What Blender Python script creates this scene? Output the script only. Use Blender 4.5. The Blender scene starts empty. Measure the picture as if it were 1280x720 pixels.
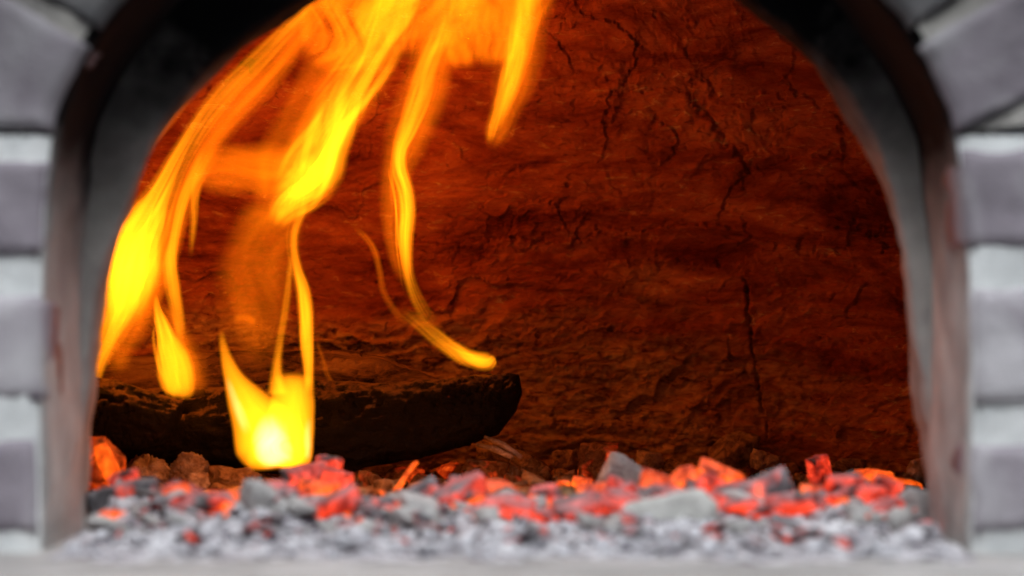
import bpy, bmesh, math, random
import numpy as np
from mathutils import Vector, Matrix, Euler

# ------------------------------------------------------------------ camera, light, exposure
scene = bpy.context.scene
COL = scene.collection
CAM_Z = 0.143          # eye height above the hearth
FPX = 1280 * 85 / 36   # focal length in photo pixels
HOR = 402              # photo row of the eye level

cam_d = bpy.data.cameras.new("camera")
cam_d.lens = 85; cam_d.sensor_width = 36
cam_d.shift_y = (HOR - 360) / 1280
cam_d.clip_start = 0.05; cam_d.clip_end = 100
cam_d.dof.use_dof = True
cam_d.dof.focus_distance = 2.07
cam_d.dof.aperture_fstop = 3.2
cam = bpy.data.objects.new("camera", cam_d); COL.objects.link(cam)
cam.location = (0, 0, CAM_Z); cam.rotation_euler = (math.pi / 2, 0, 0)
scene.camera = cam

world = bpy.data.worlds.new("World"); scene.world = world
world.use_nodes = True
world.node_tree.nodes["Background"].inputs[0].default_value = (0.80, 0.88, 1.0, 1)
world.node_tree.nodes["Background"].inputs[1].default_value = 0.05

def lamp(name, kind, loc, energy, color, **kw):
    l = bpy.data.lights.new(name, kind); l.energy = energy; l.color = color
    for k, v in kw.items(): setattr(l, k, v)
    o = bpy.data.objects.new(name, l); COL.objects.link(o); o.location = loc
    return o

# soft open-air daylight from above and behind the viewer, falling on the front of the oven
day = lamp("daylight", 'AREA', (0.02, 0.50, 1.75), 52.0, (0.95, 0.975, 1.0), shape='RECTANGLE', size=1.6, size_y=0.9)
day.rotation_euler = (Vector((0.0, 1.5, 0.05)) - day.location).to_track_quat('-Z', 'Y').to_euler()

scene.view_settings.view_transform = 'Standard'
scene.view_settings.look = 'None'
scene.view_settings.exposure = 0
scene.view_settings.gamma = 1
scene.view_settings.use_curve_mapping = False
cy = scene.cycles
cy.use_denoising = True
cy.use_adaptive_sampling = True; cy.adaptive_threshold = 0.025
cy.use_light_tree = False
cy.max_bounces = 6; cy.diffuse_bounces = 2; cy.glossy_bounces = 2
cy.transparent_max_bounces = 32; cy.volume_bounces = 0
cy.sample_clamp_indirect = 3.0
cy.caustics_reflective = False; cy.caustics_refractive = False

# ------------------------------------------------------------------ helpers
def at(px, py, d):
    """photo pixel at depth d (metres from the lens) -> point of the place"""
    return Vector(((px - 640) / FPX * d, d, CAM_Z + (HOR - py) / FPX * d))

def _hash(ix, iy, iz, seed):
    h = (ix.astype(np.int64) * 374761393 + iy.astype(np.int64) * 668265263 + iz.astype(np.int64) * 2147483647 + seed * 974634777) & 0xffffffff
    h = ((h ^ (h >> 13)) * 1274126177) & 0xffffffff
    h = ((h ^ (h >> 16)) * 2246822519) & 0xffffffff
    return ((h ^ (h >> 15)) & 0xffffff) / float(0xffffff) * 2 - 1

def vnoise(x, y, z=None, seed=0):
    x = np.asarray(x, float); y = np.asarray(y, float)
    ix = np.floor(x); iy = np.floor(y); fx = x - ix; fy = y - iy
    ux = fx * fx * fx * (fx * (fx * 6 - 15) + 10); uy = fy * fy * fy * (fy * (fy * 6 - 15) + 10)
    if z is None:
        k = np.zeros_like(ix)
        a = _hash(ix, iy, k, seed); b = _hash(ix + 1, iy, k, seed); c = _hash(ix, iy + 1, k, seed); d = _hash(ix + 1, iy + 1, k, seed)
        return (a + (b - a) * ux) * (1 - uy) + (c + (d - c) * ux) * uy
    z = np.asarray(z, float); iz = np.floor(z); fz = z - iz; uz = fz * fz * (3 - 2 * fz)
    r = 0
    for dz, wz in ((0, 1 - uz), (1, uz)):
        a = _hash(ix, iy, iz + dz, seed); b = _hash(ix + 1, iy, iz + dz, seed); c = _hash(ix, iy + 1, iz + dz, seed); d = _hash(ix + 1, iy + 1, iz + dz, seed)
        r = r + wz * ((a + (b - a) * ux) * (1 - uy) + (c + (d - c) * ux) * uy)
    return r

def fbm(x, y, z=None, seed=0, oct=4, gain=0.5):
    s = 0; a = 1; f = 1; t = 0
    for i in range(oct):
        s = s + a * vnoise(np.asarray(x) * f, np.asarray(y) * f, None if z is None else np.asarray(z) * f, seed + i * 17)
        t += a; a *= gain; f *= 2.03
    return s / t

def sstep(a, b, x):
    t = np.clip((x - a) / (b - a), 0, 1); return t * t * (3 - 2 * t)

def mesh_np(name, verts, faces, smooth=True):
    me = bpy.data.meshes.new(name)
    verts = np.asarray(verts, dtype=np.float32); faces = np.asarray(faces, dtype=np.int32)
    k = faces.shape[1]
    me.vertices.add(len(verts)); me.vertices.foreach_set("co", verts.ravel())
    me.loops.add(faces.size); me.loops.foreach_set("vertex_index", faces.ravel())
    me.polygons.add(len(faces))
    me.polygons.foreach_set("loop_start", np.arange(0, faces.size, k, dtype=np.int32))
    me.polygons.foreach_set("use_smooth", np.full(len(faces), smooth))
    me.update(calc_edges=True); me.validate()
    return me

def grid_faces(nu, nv, wrap=False):
    i = np.arange(nv - 1)[:, None] * nu; j = np.arange(nu - (0 if wrap else 1))[None, :]
    j2 = (j + 1) % nu
    return np.stack([i + j, i + j2, i + nu + j2, i + nu + j], -1).reshape(-1, 4)

def link(name, me, mat=None, parent=None, label=None, cat=None, group=None, kind=None, loc=None, rot=None):
    o = bpy.data.objects.new(name, me); COL.objects.link(o)
    if mat and me and not me.materials: me.materials.append(mat)
    if parent: o.parent = parent
    if label: o["label"] = label
    if cat: o["category"] = cat
    if group: o["group"] = group
    if kind: o["kind"] = kind
    if loc is not None: o.location = loc
    if rot is not None: o.rotation_euler = rot
    return o

# ------------------------------------------------------------------ materials
class NT:
    def __init__(s, name):
        s.m = bpy.data.materials.new(name); s.m.use_nodes = True
        s.t = s.m.node_tree; s.n = s.t.nodes
        s.b = s.n["Principled BSDF"]; s.out = s.n["Material Output"]
    def new(s, typ, **kw):
        n = s.n.new(typ)
        for k, v in kw.items():
            if k.startswith('_'): setattr(n, k[1:], v)
        return n
    def l(s, a, b): s.t.links.new(a, b)
    def coords(s, rnd=True, scale=(1, 1, 1)):
        tc = s.new('ShaderNodeTexCoord'); mp = s.new('ShaderNodeMapping')
        s.l(tc.outputs['Object'], mp.inputs['Vector']); mp.inputs['Scale'].default_value = scale
        if rnd:
            oi = s.new('ShaderNodeObjectInfo'); mu = s.new('ShaderNodeMath', _operation='MULTIPLY'); mu.inputs[1].default_value = 37.0
            s.l(oi.outputs['Random'], mu.inputs[0]); s.l(mu.outputs[0], mp.inputs['Location'])
        return mp.outputs[0]
    def noise(s, vec, scale, detail=5, rough=0.6, dist=0.0):
        n = s.new('ShaderNodeTexNoise'); s.l(vec, n.inputs['Vector'])
        n.inputs['Scale'].default_value = scale; n.inputs['Detail'].default_value = detail
        n.inputs['Roughness'].default_value = rough; n.inputs['Distortion'].default_value = dist
        return n.outputs[0]
    def ramp(s, fac, stops, interp='LINEAR'):
        r = s.new('ShaderNodeValToRGB'); s.l(fac, r.inputs[0]); cr = r.color_ramp; cr.interpolation = interp
        while len(cr.elements) < len(stops): cr.elements.new(0.5)
        for e, (p, c) in zip(cr.elements, stops):
            e.position = p; e.color = (c, c, c, 1) if not hasattr(c, '__len__') else (*c, 1)
        return r.outputs[0]
    def mix(s, fac, a, b):
        m = s.new('ShaderNodeMix', _data_type='RGBA')
        for v, i in ((fac, 0), (a, 6), (b, 7)):
            if hasattr(v, 'links'): s.l(v, m.inputs[i])
            elif i == 0: m.inputs[0].default_value = v
            else: m.inputs[i].default_value = (*v, 1)
        return m.outputs[2]
    def math(s, op, a, b=None, clamp=False):
        m = s.new('ShaderNodeMath', _operation=op, _use_clamp=clamp)
        for i, v in enumerate((a, b)):
            if v is None: continue
            if hasattr(v, 'links'): s.l(v, m.inputs[i])
            else: m.inputs[i].default_value = v
        return m.outputs[0]
    def sep(s, vec):
        n = s.new('ShaderNodeSeparateXYZ'); s.l(vec, n.inputs[0]); return n.outputs
    def bump(s, h, dist, strength=1.0):
        b = s.new('ShaderNodeBump'); b.inputs['Strength'].default_value = strength; b.inputs['Distance'].default_value = dist
        s.l(h, b.inputs['Height']); s.l(b.outputs[0], s.b.inputs['Normal'])
    def base(s, c, rough=0.9, spec=0.15):
        if hasattr(c, 'links'): s.l(c, s.b.inputs['Base Color'])
        else: s.b.inputs['Base Color'].default_value = (*c, 1)
        s.b.inputs['Roughness'].default_value = rough; s.b.inputs['Specular IOR Level'].default_value = spec
        return s.m
    def up(s):
        g = s.new('ShaderNodeNewGeometry'); return s.sep(g.outputs['Normal'])[2]
    def pos(s):
        g = s.new('ShaderNodeNewGeometry'); return g.outputs['Position']

def coal_mat(name, base_lo, base_hi, glow, lo, hi, strength, hot=(1, 0.10, 0.012), cool=(0.9, 0.02, 0.004), ashtop=0.5, ash=(0.36, 0.35, 0.37), gscale=55, glow_up=0.6, crack=0.28, vscale=48):
    t = NT(name); v = t.coords()
    n1 = t.noise(v, 90, 5, 0.68, 0.3); n2 = t.noise(v, gscale, 2, 0.55, 0.6)
    body = t.ramp(n1, [(0.32, base_lo), (0.68, base_hi)])
    up = t.up()
    aw = t.math('MULTIPLY', t.ramp(t.math('ADD', t.math('MULTIPLY', up, 0.45), n1), [(0.55, 0.0), (0.95, 1.0)]), ashtop)
    col = t.mix(aw, body, ash)
    vo = t.new('ShaderNodeTexVoronoi', _feature='DISTANCE_TO_EDGE'); vo.inputs['Scale'].default_value = vscale
    wv = t.new('ShaderNodeVectorMath', _operation='ADD'); t.l(v, wv.inputs[0])
    wm = t.new('ShaderNodeVectorMath', _operation='SCALE'); t.l(n1, wm.inputs[0]); wm.inputs['Scale'].default_value = 0.03
    t.l(wm.outputs[0], wv.inputs[1]); t.l(wv.outputs[0], vo.inputs['Vector'])
    crk = t.ramp(vo.outputs['Distance'], [(0.0, 0.0), (0.02, 0.6), (0.06, 1.0)])
    if crack: col = t.mix(t.math('MAXIMUM', crk, 1 - crack), base_lo, col)
    if glow:
        mask = t.ramp(n2, [(lo, 0.0), (hi, 1.0)])
        ash_dim = t.math('SUBTRACT', 1.0, t.math('MULTIPLY', t.ramp(up, [(0.1, 0.0), (0.9, 1.0)]), glow_up))  # glow weakens on upward faces, where ash settles
        mask = t.math('MULTIPLY', mask, ash_dim)
        fine = t.ramp(n1, [(0.3, 0.45), (0.6, 1.0)])
        mask = t.math('MULTIPLY', mask, fine)
        if crack: mask = t.math('MULTIPLY', mask, t.math('MAXIMUM', crk, 1 - crack))
        t.l(t.mix(mask, cool, hot), t.b.inputs['Emission Color'])
        t.l(t.math('MULTIPLY', mask, strength), t.b.inputs['Emission Strength'])
    t.bump(t.math('ADD', n1, t.math('MULTIPLY', crk, 0.5 * crack)), 0.005, 1.0)
    t.m.cycles.emission_sampling = 'NONE'
    return t.base(col, 0.95, 0.08)

M = {}
M['ember'] = coal_mat('red_hot_coal', (0.02, 0.016, 0.016), (0.16, 0.14, 0.14), True, 0.36, 0.56, 1.5, hot=(1, 0.075, 0.022), cool=(0.9, 0.02, 0.008), ashtop=0.55)
M['ember_hot'] = coal_mat('orange_hot_coal', (0.03, 0.015, 0.012), (0.14, 0.09, 0.07), True, 0.26, 0.46, 1.7, hot=(1, 0.15, 0.012), cool=(1, 0.03, 0.004), ashtop=0.2, glow_up=0.35)
M['ember_dim'] = coal_mat('ash_coated_coal', (0.07, 0.065, 0.07), (0.26, 0.25, 0.27), True, 0.50, 0.66, 1.3, ashtop=0.8)
M['ash_lump'] = coal_mat('pale_ash_lump', (0.26, 0.25, 0.25), (0.55, 0.54, 0.53), False, 0, 1, 0, ashtop=0.4, ash=(0.6, 0.6, 0.6), crack=0.0)
M['ash_flake'] = coal_mat('ash_flake', (0.42, 0.415, 0.46), (0.84, 0.835, 0.89), False, 0, 1, 0, ashtop=0.3, ash=(0.78, 0.78, 0.82), crack=0.0)
M['ash_white'] = coal_mat('white_ash_lump', (0.48, 0.48, 0.46), (0.74, 0.74, 0.71), False, 0, 1, 0, ashtop=0.4, ash=(0.78, 0.78, 0.76), crack=0.15)
M['char_brown'] = coal_mat('brown_char', (0.07, 0.035, 0.016), (0.55, 0.32, 0.15), False, 0, 1, 0, ashtop=0.35, ash=(0.42, 0.30, 0.18))
M['char_warm'] = coal_mat('smouldering_char', (0.06, 0.025, 0.01), (0.40, 0.20, 0.09), True, 0.52, 0.72, 0.9, hot=(1, 0.12, 0.01), ashtop=0.2, ash=(0.42, 0.28, 0.16))
M['char_orange'] = coal_mat('glowing_wood', (0.10, 0.03, 0.01), (0.45, 0.20, 0.08), True, 0.22, 0.48, 1.45, hot=(1, 0.14, 0.006), cool=(0.8, 0.03, 0.003), ashtop=0.1, glow_up=0.2)
M['char_block'] = coal_mat('cracked_glowing_wood', (0.05, 0.015, 0.006), (0.40, 0.17, 0.07), True, 0.34, 0.62, 0.75, hot=(1, 0.09, 0.005), cool=(0.6, 0.02, 0.002), ashtop=0.1, glow_up=0.3, crack=0.7, vscale=60)
M['char_pale'] = coal_mat('ash_layered_char', (0.24, 0.14, 0.09), (0.72, 0.54, 0.40), False, 0, 1, 0, ashtop=0.2, ash=(0.6, 0.5, 0.4))

def mat_log():
    t = NT('charred_log'); v = t.coords(False, (1, 1, 1))
    sc = t.coords(False, (12, 60, 60))
    n1 = t.noise(sc, 1.0, 5, 0.65, 0.4); n2 = t.noise(v, 95, 4, 0.65, 0.5); n3 = t.noise(v, 26, 2, 0.5)
    col = t.ramp(n1, [(0.35, (0.003, 0.002, 0.002)), (0.62, (0.008, 0.005, 0.003)), (0.80, (0.03, 0.015, 0.008))])
    # grey-brown ash on the upper side, light on the top put into its colour
    lit_ash = t.math('MULTIPLY', t.ramp(t.math('ADD', t.math('MULTIPLY', t.up(), 0.5), n2), [(0.82, 0.0), (1.02, 1.0)]), 0.75)
    col = t.mix(lit_ash, col, (0.24, 0.14, 0.075))
    seam = t.math('MULTIPLY', t.ramp(n2, [(0.66, 0.0), (0.74, 1.0)]), t.ramp(n3, [(0.60, 0.0), (0.68, 1.0)]))
    t.b.inputs['Emission Color'].default_value = (1, 0.09, 0.012, 1)
    t.l(t.math('MULTIPLY', seam, 0.6), t.b.inputs['Emission Strength'])
    t.m.cycles.emission_sampling = 'NONE'
    t.bump(t.math('ADD', n1, t.math('MULTIPLY', n2, 0.8)), 0.007, 1.0)
    return t.base(col, 0.75, 0.2)
M['log'] = mat_log()
def mat_bark():
    t = NT('scorched_bark'); v = t.coords(False); sc = t.coords(False, (14, 45, 45))
    n1 = t.noise(sc, 1.0, 6, 0.7, 0.6); n2 = t.noise(v, 160, 5, 0.65)
    col = t.ramp(n1, [(0.36, (0.03, 0.014, 0.008)), (0.55, (0.22, 0.12, 0.06)), (0.75, (0.40, 0.26, 0.14))])
    t.bump(t.math('ADD', n1, t.math('MULTIPLY', n2, 0.4)), 0.006, 1.0)
    return t.base(col, 0.9, 0.1)
M['bark'] = mat_bark()

def mat_wall():
    t = NT('fired_clay'); v = t.coords(False)
    st = t.coords(False, (0.55, 0.55, 1.6))
    n1 = t.noise(st, 15, 6, 0.70, 0.6); n2 = t.noise(st, 95, 5, 0.72, 0.9); n4 = t.noise(st, 6, 3, 0.6)
    red = t.ramp(n1, [(0.34, (0.085, 0.010, 0.003)), (0.47, (0.24, 0.050, 0.016)), (0.58, (0.36, 0.095, 0.032)), (0.72, (0.50, 0.17, 0.06))])
    ochre = t.ramp(n2, [(0.34, (0.16, 0.05, 0.015)), (0.50, (0.38, 0.20, 0.07)), (0.68, (0.62, 0.40, 0.16))])
    z = t.sep(t.pos())[2]
    # dust of ash and clay clings to the lowest courses of the wall; elsewhere it shows in scattered flakes
    xx = t.math('MULTIPLY', t.math('MAXIMUM', t.math('SUBTRACT', t.sep(t.pos())[0], 0.12), 0.0), 0.35)
    low = t.ramp(t.math('ADD', t.math('ADD', z, xx), t.math('MULTIPLY', t.math('SUBTRACT', n4, 0.5), 0.42)), [(0.06, 0.9), (0.17, 0.0)])
    flk = t.ramp(n2, [(0.56, 0.0), (0.66, 0.75)])
    fac = t.math('MAXIMUM', low, t.math('MULTIPLY', flk, t.ramp(n1, [(0.46, 0.0), (0.58, 1.0)])))
    col = t.mix(fac, red, ochre)
    pits = t.ramp(n2, [(0.30, 0.3), (0.42, 1.0)])
    col2 = t.mix(pits, (0.035, 0.006, 0.002), col)
    t.bump(n2, 0.0036, 1.0)
    return t.base(col2, 0.92, 0.08)
M['wall'] = mat_wall()

def mat_brick(name, c1, c2, c3, soot0=None, soot1=None, soot=1.0, wav=0.05):
    t = NT(name); v = t.coords()
    n1 = t.noise(v, 22, 6, 0.6); n2 = t.noise(v, 9, 3, 0.5, 0.8); n3 = t.noise(v, 300, 2, 0.7)
    c = t.ramp(n1, [(0.3, c1), (0.7, c2)])
    c = t.mix(t.ramp(n2, [(0.48, 0.0), (0.66, 0.8)]), c, c3)
    if soot0 is not None:
        p = t.pos(); z = t.sep(p)[2]
        nz = t.noise(p, 26, 5, 0.6)
        s = t.ramp(t.math('ADD', z, t.math('MULTIPLY', t.math('SUBTRACT', nz, 0.5), wav)), [(soot0, 0.0), (soot1, soot)])
        c = t.mix(s, c, (0.007, 0.007, 0.008))
    t.bump(t.math('ADD', n1, t.math('MULTIPLY', n3, 0.3)), 0.004, 0.8)
    return t.base(c, 0.9, 0.12)
M['brick'] = mat_brick('grey_brick', (0.22, 0.195, 0.228), (0.37, 0.335, 0.378), (0.56, 0.55, 0.575), 0.17, 0.40, 0.75, 0.10)
M['brick_soot'] = mat_brick('sooty_brick', (0.20, 0.20, 0.21), (0.32, 0.31, 0.32), (0.40, 0.39, 0.39), 0.24, 0.40)
M['mortar'] = mat_brick('lime_mortar', (0.48, 0.50, 0.51), (0.76, 0.785, 0.79), (0.84, 0.85, 0.85))
M['arch_mortar'] = mat_brick('sooty_mortar', (0.30, 0.29, 0.28), (0.50, 0.48, 0.46), (0.58, 0.56, 0.52), 0.22, 0.40, 0.9, 0.06)
M['lining'] = mat_brick('sooty_lining', (0.34, 0.345, 0.345), (0.54, 0.535, 0.52), (0.68, 0.67, 0.64), 0.15, 0.26, 1.0, 0.07)
M['rim'] = mat_brick('rim_clay', (0.26, 0.245, 0.235), (0.42, 0.40, 0.38), (0.52, 0.50, 0.47), 0.19, 0.34, 1.0, 0.16)
M['hearth'] = mat_brick('hearth_stone', (0.30, 0.295, 0.29), (0.46, 0.45, 0.445), (0.54, 0.53, 0.525))

def mat_ash():
    t = NT('wood_ash'); p = t.pos(); s = t.sep(p)
    n1 = t.noise(p, 48, 6, 0.72); n2 = t.noise(p, 18, 3, 0.6); n3 = t.noise(p, 260, 2, 0.75)
    ash = t.ramp(n1, [(0.38, (0.08, 0.07, 0.09)), (0.47, (0.40, 0.385, 0.42)), (0.61, (0.84, 0.84, 0.88))])
    char = t.ramp(n1, [(0.35, (0.012, 0.008, 0.006)), (0.65, (0.16, 0.08, 0.04))])
    f = t.ramp(t.math('ADD', s[1], t.math('MULTIPLY', t.math('SUBTRACT', n2, 0.5), 0.35)), [(0.0, 0.0), (1.0, 1.0)])
    mr = t.new('ShaderNodeMapRange'); mr.inputs[1].default_value = 1.66; mr.inputs[2].default_value = 1.80
    t.l(t.math('ADD', s[1], t.math('MULTIPLY', t.math('SUBTRACT', n2, 0.5), 0.35)), mr.inputs[0])
    col = t.mix(mr.outputs[0], ash, char)
    t.bump(t.math('ADD', n1, t.math('MULTIPLY', n3, 0.5)), 0.006, 1.0)
    return t.base(col, 1.0, 0.03)
M['ash'] = mat_ash()

def flame_mat(name, color, strength):
    m = bpy.data.materials.new(name); m.use_nodes = True
    t = m.node_tree; t.nodes.remove(t.nodes["Principled BSDF"])
    e = t.nodes.new('ShaderNodeEmission'); e.inputs[0].default_value = (*color, 1); e.inputs[1].default_value = strength
    t.links.new(e.outputs[0], t.nodes["Material Output"].inputs['Volume'])
    return m
FS = 60.0
M['flame'] = flame_mat('flame_gas', (1.0, 0.27, 0.004), FS)
M['flame_o'] = flame_mat('orange_flame_gas', (1.0, 0.17, 0.002), FS)
M['flame_w'] = flame_mat('white_hot_gas', (1.0, 0.75, 0.30), FS)

# ------------------------------------------------------------------ the oven front: contours
def resample(pts, n):
    p = np.array(pts, float); d = np.r_[0, np.cumsum(np.hypot(*np.diff(p, axis=0).T))]
    s = np.linspace(0, d[-1], n)
    return np.stack([np.interp(s, d, p[:, 0]), np.interp(s, d, p[:, 1])], 1)
def smooth_curve(pts, it=2):
    p = np.array(pts, float)
    for _ in range(it):
        q = 0.75 * p[:-1] + 0.25 * p[1:]; r = 0.25 * p[:-1] + 0.75 * p[1:]
        p = np.concatenate([p[:1], np.stack([q, r], 1).reshape(-1, 2), p[-1:]])
    return p
def pxz(pts, d): return [((x - 640) / FPX * d, CAM_Z + (HOR - y) / FPX * d) for x, y in pts]

YF, YR, YD = 1.50, 1.64, 1.74    # front face, rim face, start of the dome
C0 = pxz([(52, 700), (48, 480), (52, 330), (60, 180), (84, 112), (112, 50)], YF) \
   + [(-0.215, 0.372), (-0.165, 0.412), (-0.10, 0.442), (-0.03, 0.457), (0.03, 0.457), (0.10, 0.440), (0.165, 0.408), (0.21, 0.37)] \
   + pxz([(1110, 2), (1150, 60), (1178, 115), (1198, 172), (1213, 330), (1216, 480), (1214, 700)], YF)
C0[0] = (C0[0][0], -0.02); C0[-1] = (C0[-1][0], -0.02)
C1 = [(107, 800), (106, 700), (103, 560), (105, 500), (119, 400), (128, 340), (155, 260), (185, 178), (215, 132), (270, 74), (330, 30), (382, 0), (450, -36), (540, -70), (632, -82),
      (720, -78), (800, -62), (880, -32), (942, 2), (1000, 48), (1040, 95), (1062, 132), (1108, 210), (1127, 290), (1136, 345), (1148, 440), (1158, 530), (1166, 555), (1174, 640), (1176, 700), (1176, 800)]
C1 = pxz(C1, YR); C1[0] = (C1[0][0], -0.02); C1[-1] = (C1[-1][0], -0.02)
N = 220
c0 = resample(smooth_curve(C0, 2), N); c1 = resample(smooth_curve(C1, 2), N)

def strip(name, rings, mat, parent, sub=10, amp=0.0015, seed=1, **kw):
    """loft of 3d rings (each N points) with small unevenness"""
    rows = []
    for a, b in zip(rings[:-1], rings[1:]):
        for k in range(sub): rows.append(a + (b - a) * k / sub)
    rows.append(rings[-1])
    V = np.array(rows); nv, nu, _ = V.shape
    x, y, z = V[..., 0], V[..., 1], V[..., 2]
    V = V + np.stack([fbm(x * 22, y * 22, z * 22, seed, 4), fbm(x * 22, y * 22, z * 22, seed + 5, 4) * 0.6, fbm(x * 22, y * 22, z * 22, seed + 9, 4)], -1) * amp * 2
    return link(name, mesh_np(name, V.reshape(-1, 3), grid_faces(nu, nv)), mat, parent, **kw)
def ring(c, y): return np.stack([c[:, 0], np.full(len(c), y), c[:, 1]], 1)
def grow(c, k, cz=0.1):
    o = c.copy(); o[:, 0] *= k; o[:, 1] = np.where(o[:, 1] > cz, cz + (o[:, 1] - cz) * k, o[:, 1]); return o

oven = link("wood_fired_oven", None, label="wood fired oven with grey brick arch and rough red clay dome", cat="oven", loc=(0, 0, 0))
strip("arch_lining", [ring(grow(c0, 1.07), YF + 0.0075), ring(grow(c0, 1.012), YF + 0.006), ring(c0, YF + 0.010), ring(c0 * np.array([0.995, 1.0]), YR + 0.006)], M['lining'], oven, 12, 0.0018, 3,
      label="soot blackened lining of the arch opening")
big = np.stack([c1[:, 0] * 1.25, np.where(c1[:, 1] > 0.1, 0.1 + (c1[:, 1] - 0.1) * 1.35, c1[:, 1])], 1)
strip("inner_rim", [ring(big, YR), ring(grow(c1, 1.01), YR), ring(c1, YR + 0.008), ring(grow(c1, 1.01), YR + 0.05), ring(grow(c1, 1.09), YD + 0.02)], M['rim'], oven, 8, 0.0030, 8,
      label="narrow grey clay rim inside the arch")
outer = np.stack([np.clip(c1[:, 0] * 1.9, -0.56, 0.56), np.where(c1[:, 1] > 0.05, 0.05 + (c1[:, 1] - 0.05) * 2.0, c1[:, 1])], 1)
strip("dome_front_wall", [ring(grow(c1, 1.05), YD), ring(outer, YD + 0.002)], M['wall'], oven, 6, 0.002, 12)

# front wall: mortar body and bricks
front = link("front_wall", None, parent=oven, loc=(0, 0, 0))
def side_xz(side, z):
    pts = c0[:N // 2] if side < 0 else c0[N // 2:]
    o = np.argsort(pts[:, 1]); return float(np.interp(z, pts[o, 1], pts[o, 0]))
def quad_block(name, q, y0, depth, mat, seed, rnd=0.003, amp=0.0028, res=(16, 12), parent=front, bow=0.0, **kw):
    """block on an x-z quad (bl, br, tr, tl), worn round edges on its face"""
    q = np.array(q, float); nu, nv = res
    u = np.linspace(0, 1, nu)[None, :]; v = np.linspace(0, 1, nv)[:, None]
    P = (q[0] * ((1 - u) * (1 - v))[..., None] + q[1] * (u * (1 - v))[..., None] + q[2] * (u * v)[..., None] + q[3] * ((1 - u) * v)[..., None])
    if bow:
        e_ = (q[1] - q[0]) / np.hypot(*(q[1] - q[0])); P = P + (bow * 4 * u * (1 - u) * (1 - v))[..., None] * np.array([-e_[1], e_[0]])
    W = np.hypot(*(q[1] - q[0])); H = np.hypot(*(q[3] - q[0]))
    e = np.minimum(np.minimum(u, 1 - u) * W, np.minimum(v, 1 - v) * H)
    drop = np.where(e < rnd, rnd - np.sqrt(np.maximum(rnd ** 2 - (rnd - e) ** 2, 0)), 0) if rnd else 0 * e
    y = y0 + drop + amp * fbm(P[..., 0] * 30, P[..., 1] * 30, None, seed, 4)
    F = np.stack([P[..., 0], y, P[..., 1]], -1)
    jit = amp * np.stack([fbm(P[..., 0] * 40, P[..., 1] * 40, None, seed + 3, 3), 0 * e, fbm(P[..., 0] * 40, P[..., 1] * 40, None, seed + 7, 3)], -1)
    F = F + jit
    B = F.copy(); B[..., 1] = y0 + depth
    V = np.concatenate([F.reshape(-1, 3), B.reshape(-1, 3)]); n = nu * nv
    f = [tuple(r) for r in grid_faces(nu, nv)]
    b = [tuple(x + n for x in r[::-1]) for r in f]
    loop = list(range(nu)) + [k * nu + nu - 1 for k in range(1, nv)] + [(nv - 1) * nu + k for k in range(nu - 2, -1, -1)] + [k * nu for k in range(nv - 2, 0, -1)]
    s = [(loop[i], n + loop[i], n + loop[(i + 1) % len(loop)], loop[(i + 1) % len(loop)]) for i in range(len(loop))]
    return link(name, mesh_np(name, V, np.array(f + b + s)), mat, parent, **kw)

zpx = lambda y: CAM_Z + (HOR - y) / FPX * YF
JL = {-1: [165, 345, 525, 692], 1: [150, 335, 530, 690]}
XW = 0.52
for s in (-1, 1):
    # mortar body beside the opening, one sheet following the jamb
    ztop = zpx(170) + 0.0
    zz = np.linspace(-0.02, ztop, 60)
    xi = np.array([side_xz(s, z) for z in zz]) + s * 0.0005
    rows = []
    for z, x in zip(zz, xi):
        us = np.linspace(0, 1, 30); xx = x + (s * XW - x) * us
        yy = YF - 0.001 + np.where(us < 0.02, 0.004, 0) + 0.0016 * fbm(xx * 40, np.full(30, z * 40), None, 70 + s, 4)
        rows.append(np.stack([xx, yy, np.full(30, z)], 1))
    V = np.array(rows).reshape(-1, 3); B = V.copy(); B[:, 1] = YF + 0.1
    me = mesh_np("mortar", V, grid_faces(30, 60)[:, ::(1 if s > 0 else -1)])
    link("mortar", me, M['mortar'], front, label="rough white lime mortar between the bricks")
    J = JL[s]
    for i in range(4):
        top = zpx(J[i]) - 0.013; bot = zpx(J[i + 1] if i < 3 else 860) + 0.013
        if i == 0: top -= 0.006
        x = (side_xz(s, top - 0.004) + side_xz(s, bot + 0.004)) / 2
        # the courses: header or stretcher next to the opening
        xs = [abs(x) + 0.0015]
        L = 0.112 if i % 2 == 0 else 0.215
        while xs[-1] < XW:
            xs.append(min(xs[-1] + L, XW)); L = 0.215
            if XW - xs[-1] < 0.03: xs[-1] = XW; break
        for a, b in zip(xs[:-1], xs[1:]):
            a2 = a + (0.0 if a == xs[0] else 0.005); b2 = b - 0.005
            xa_t = side_xz(s, top) if a == xs[0] else s * a2; xa_b = side_xz(s, bot) if a == xs[0] else s * a2
            xa_t += s * 0.0013; xa_b += s * 0.0013
            q = [(xa_b, bot), (s * b2, bot + 0.002), (s * b2, top), (xa_t, top)]
            if s < 0: q = [q[1], q[0], q[3], q[2]]
            quad_block("brick", q, YF - 0.0045, 0.08, M['brick'], int(900 * a) + i * 13 + (5 if s > 0 else 0))
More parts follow.
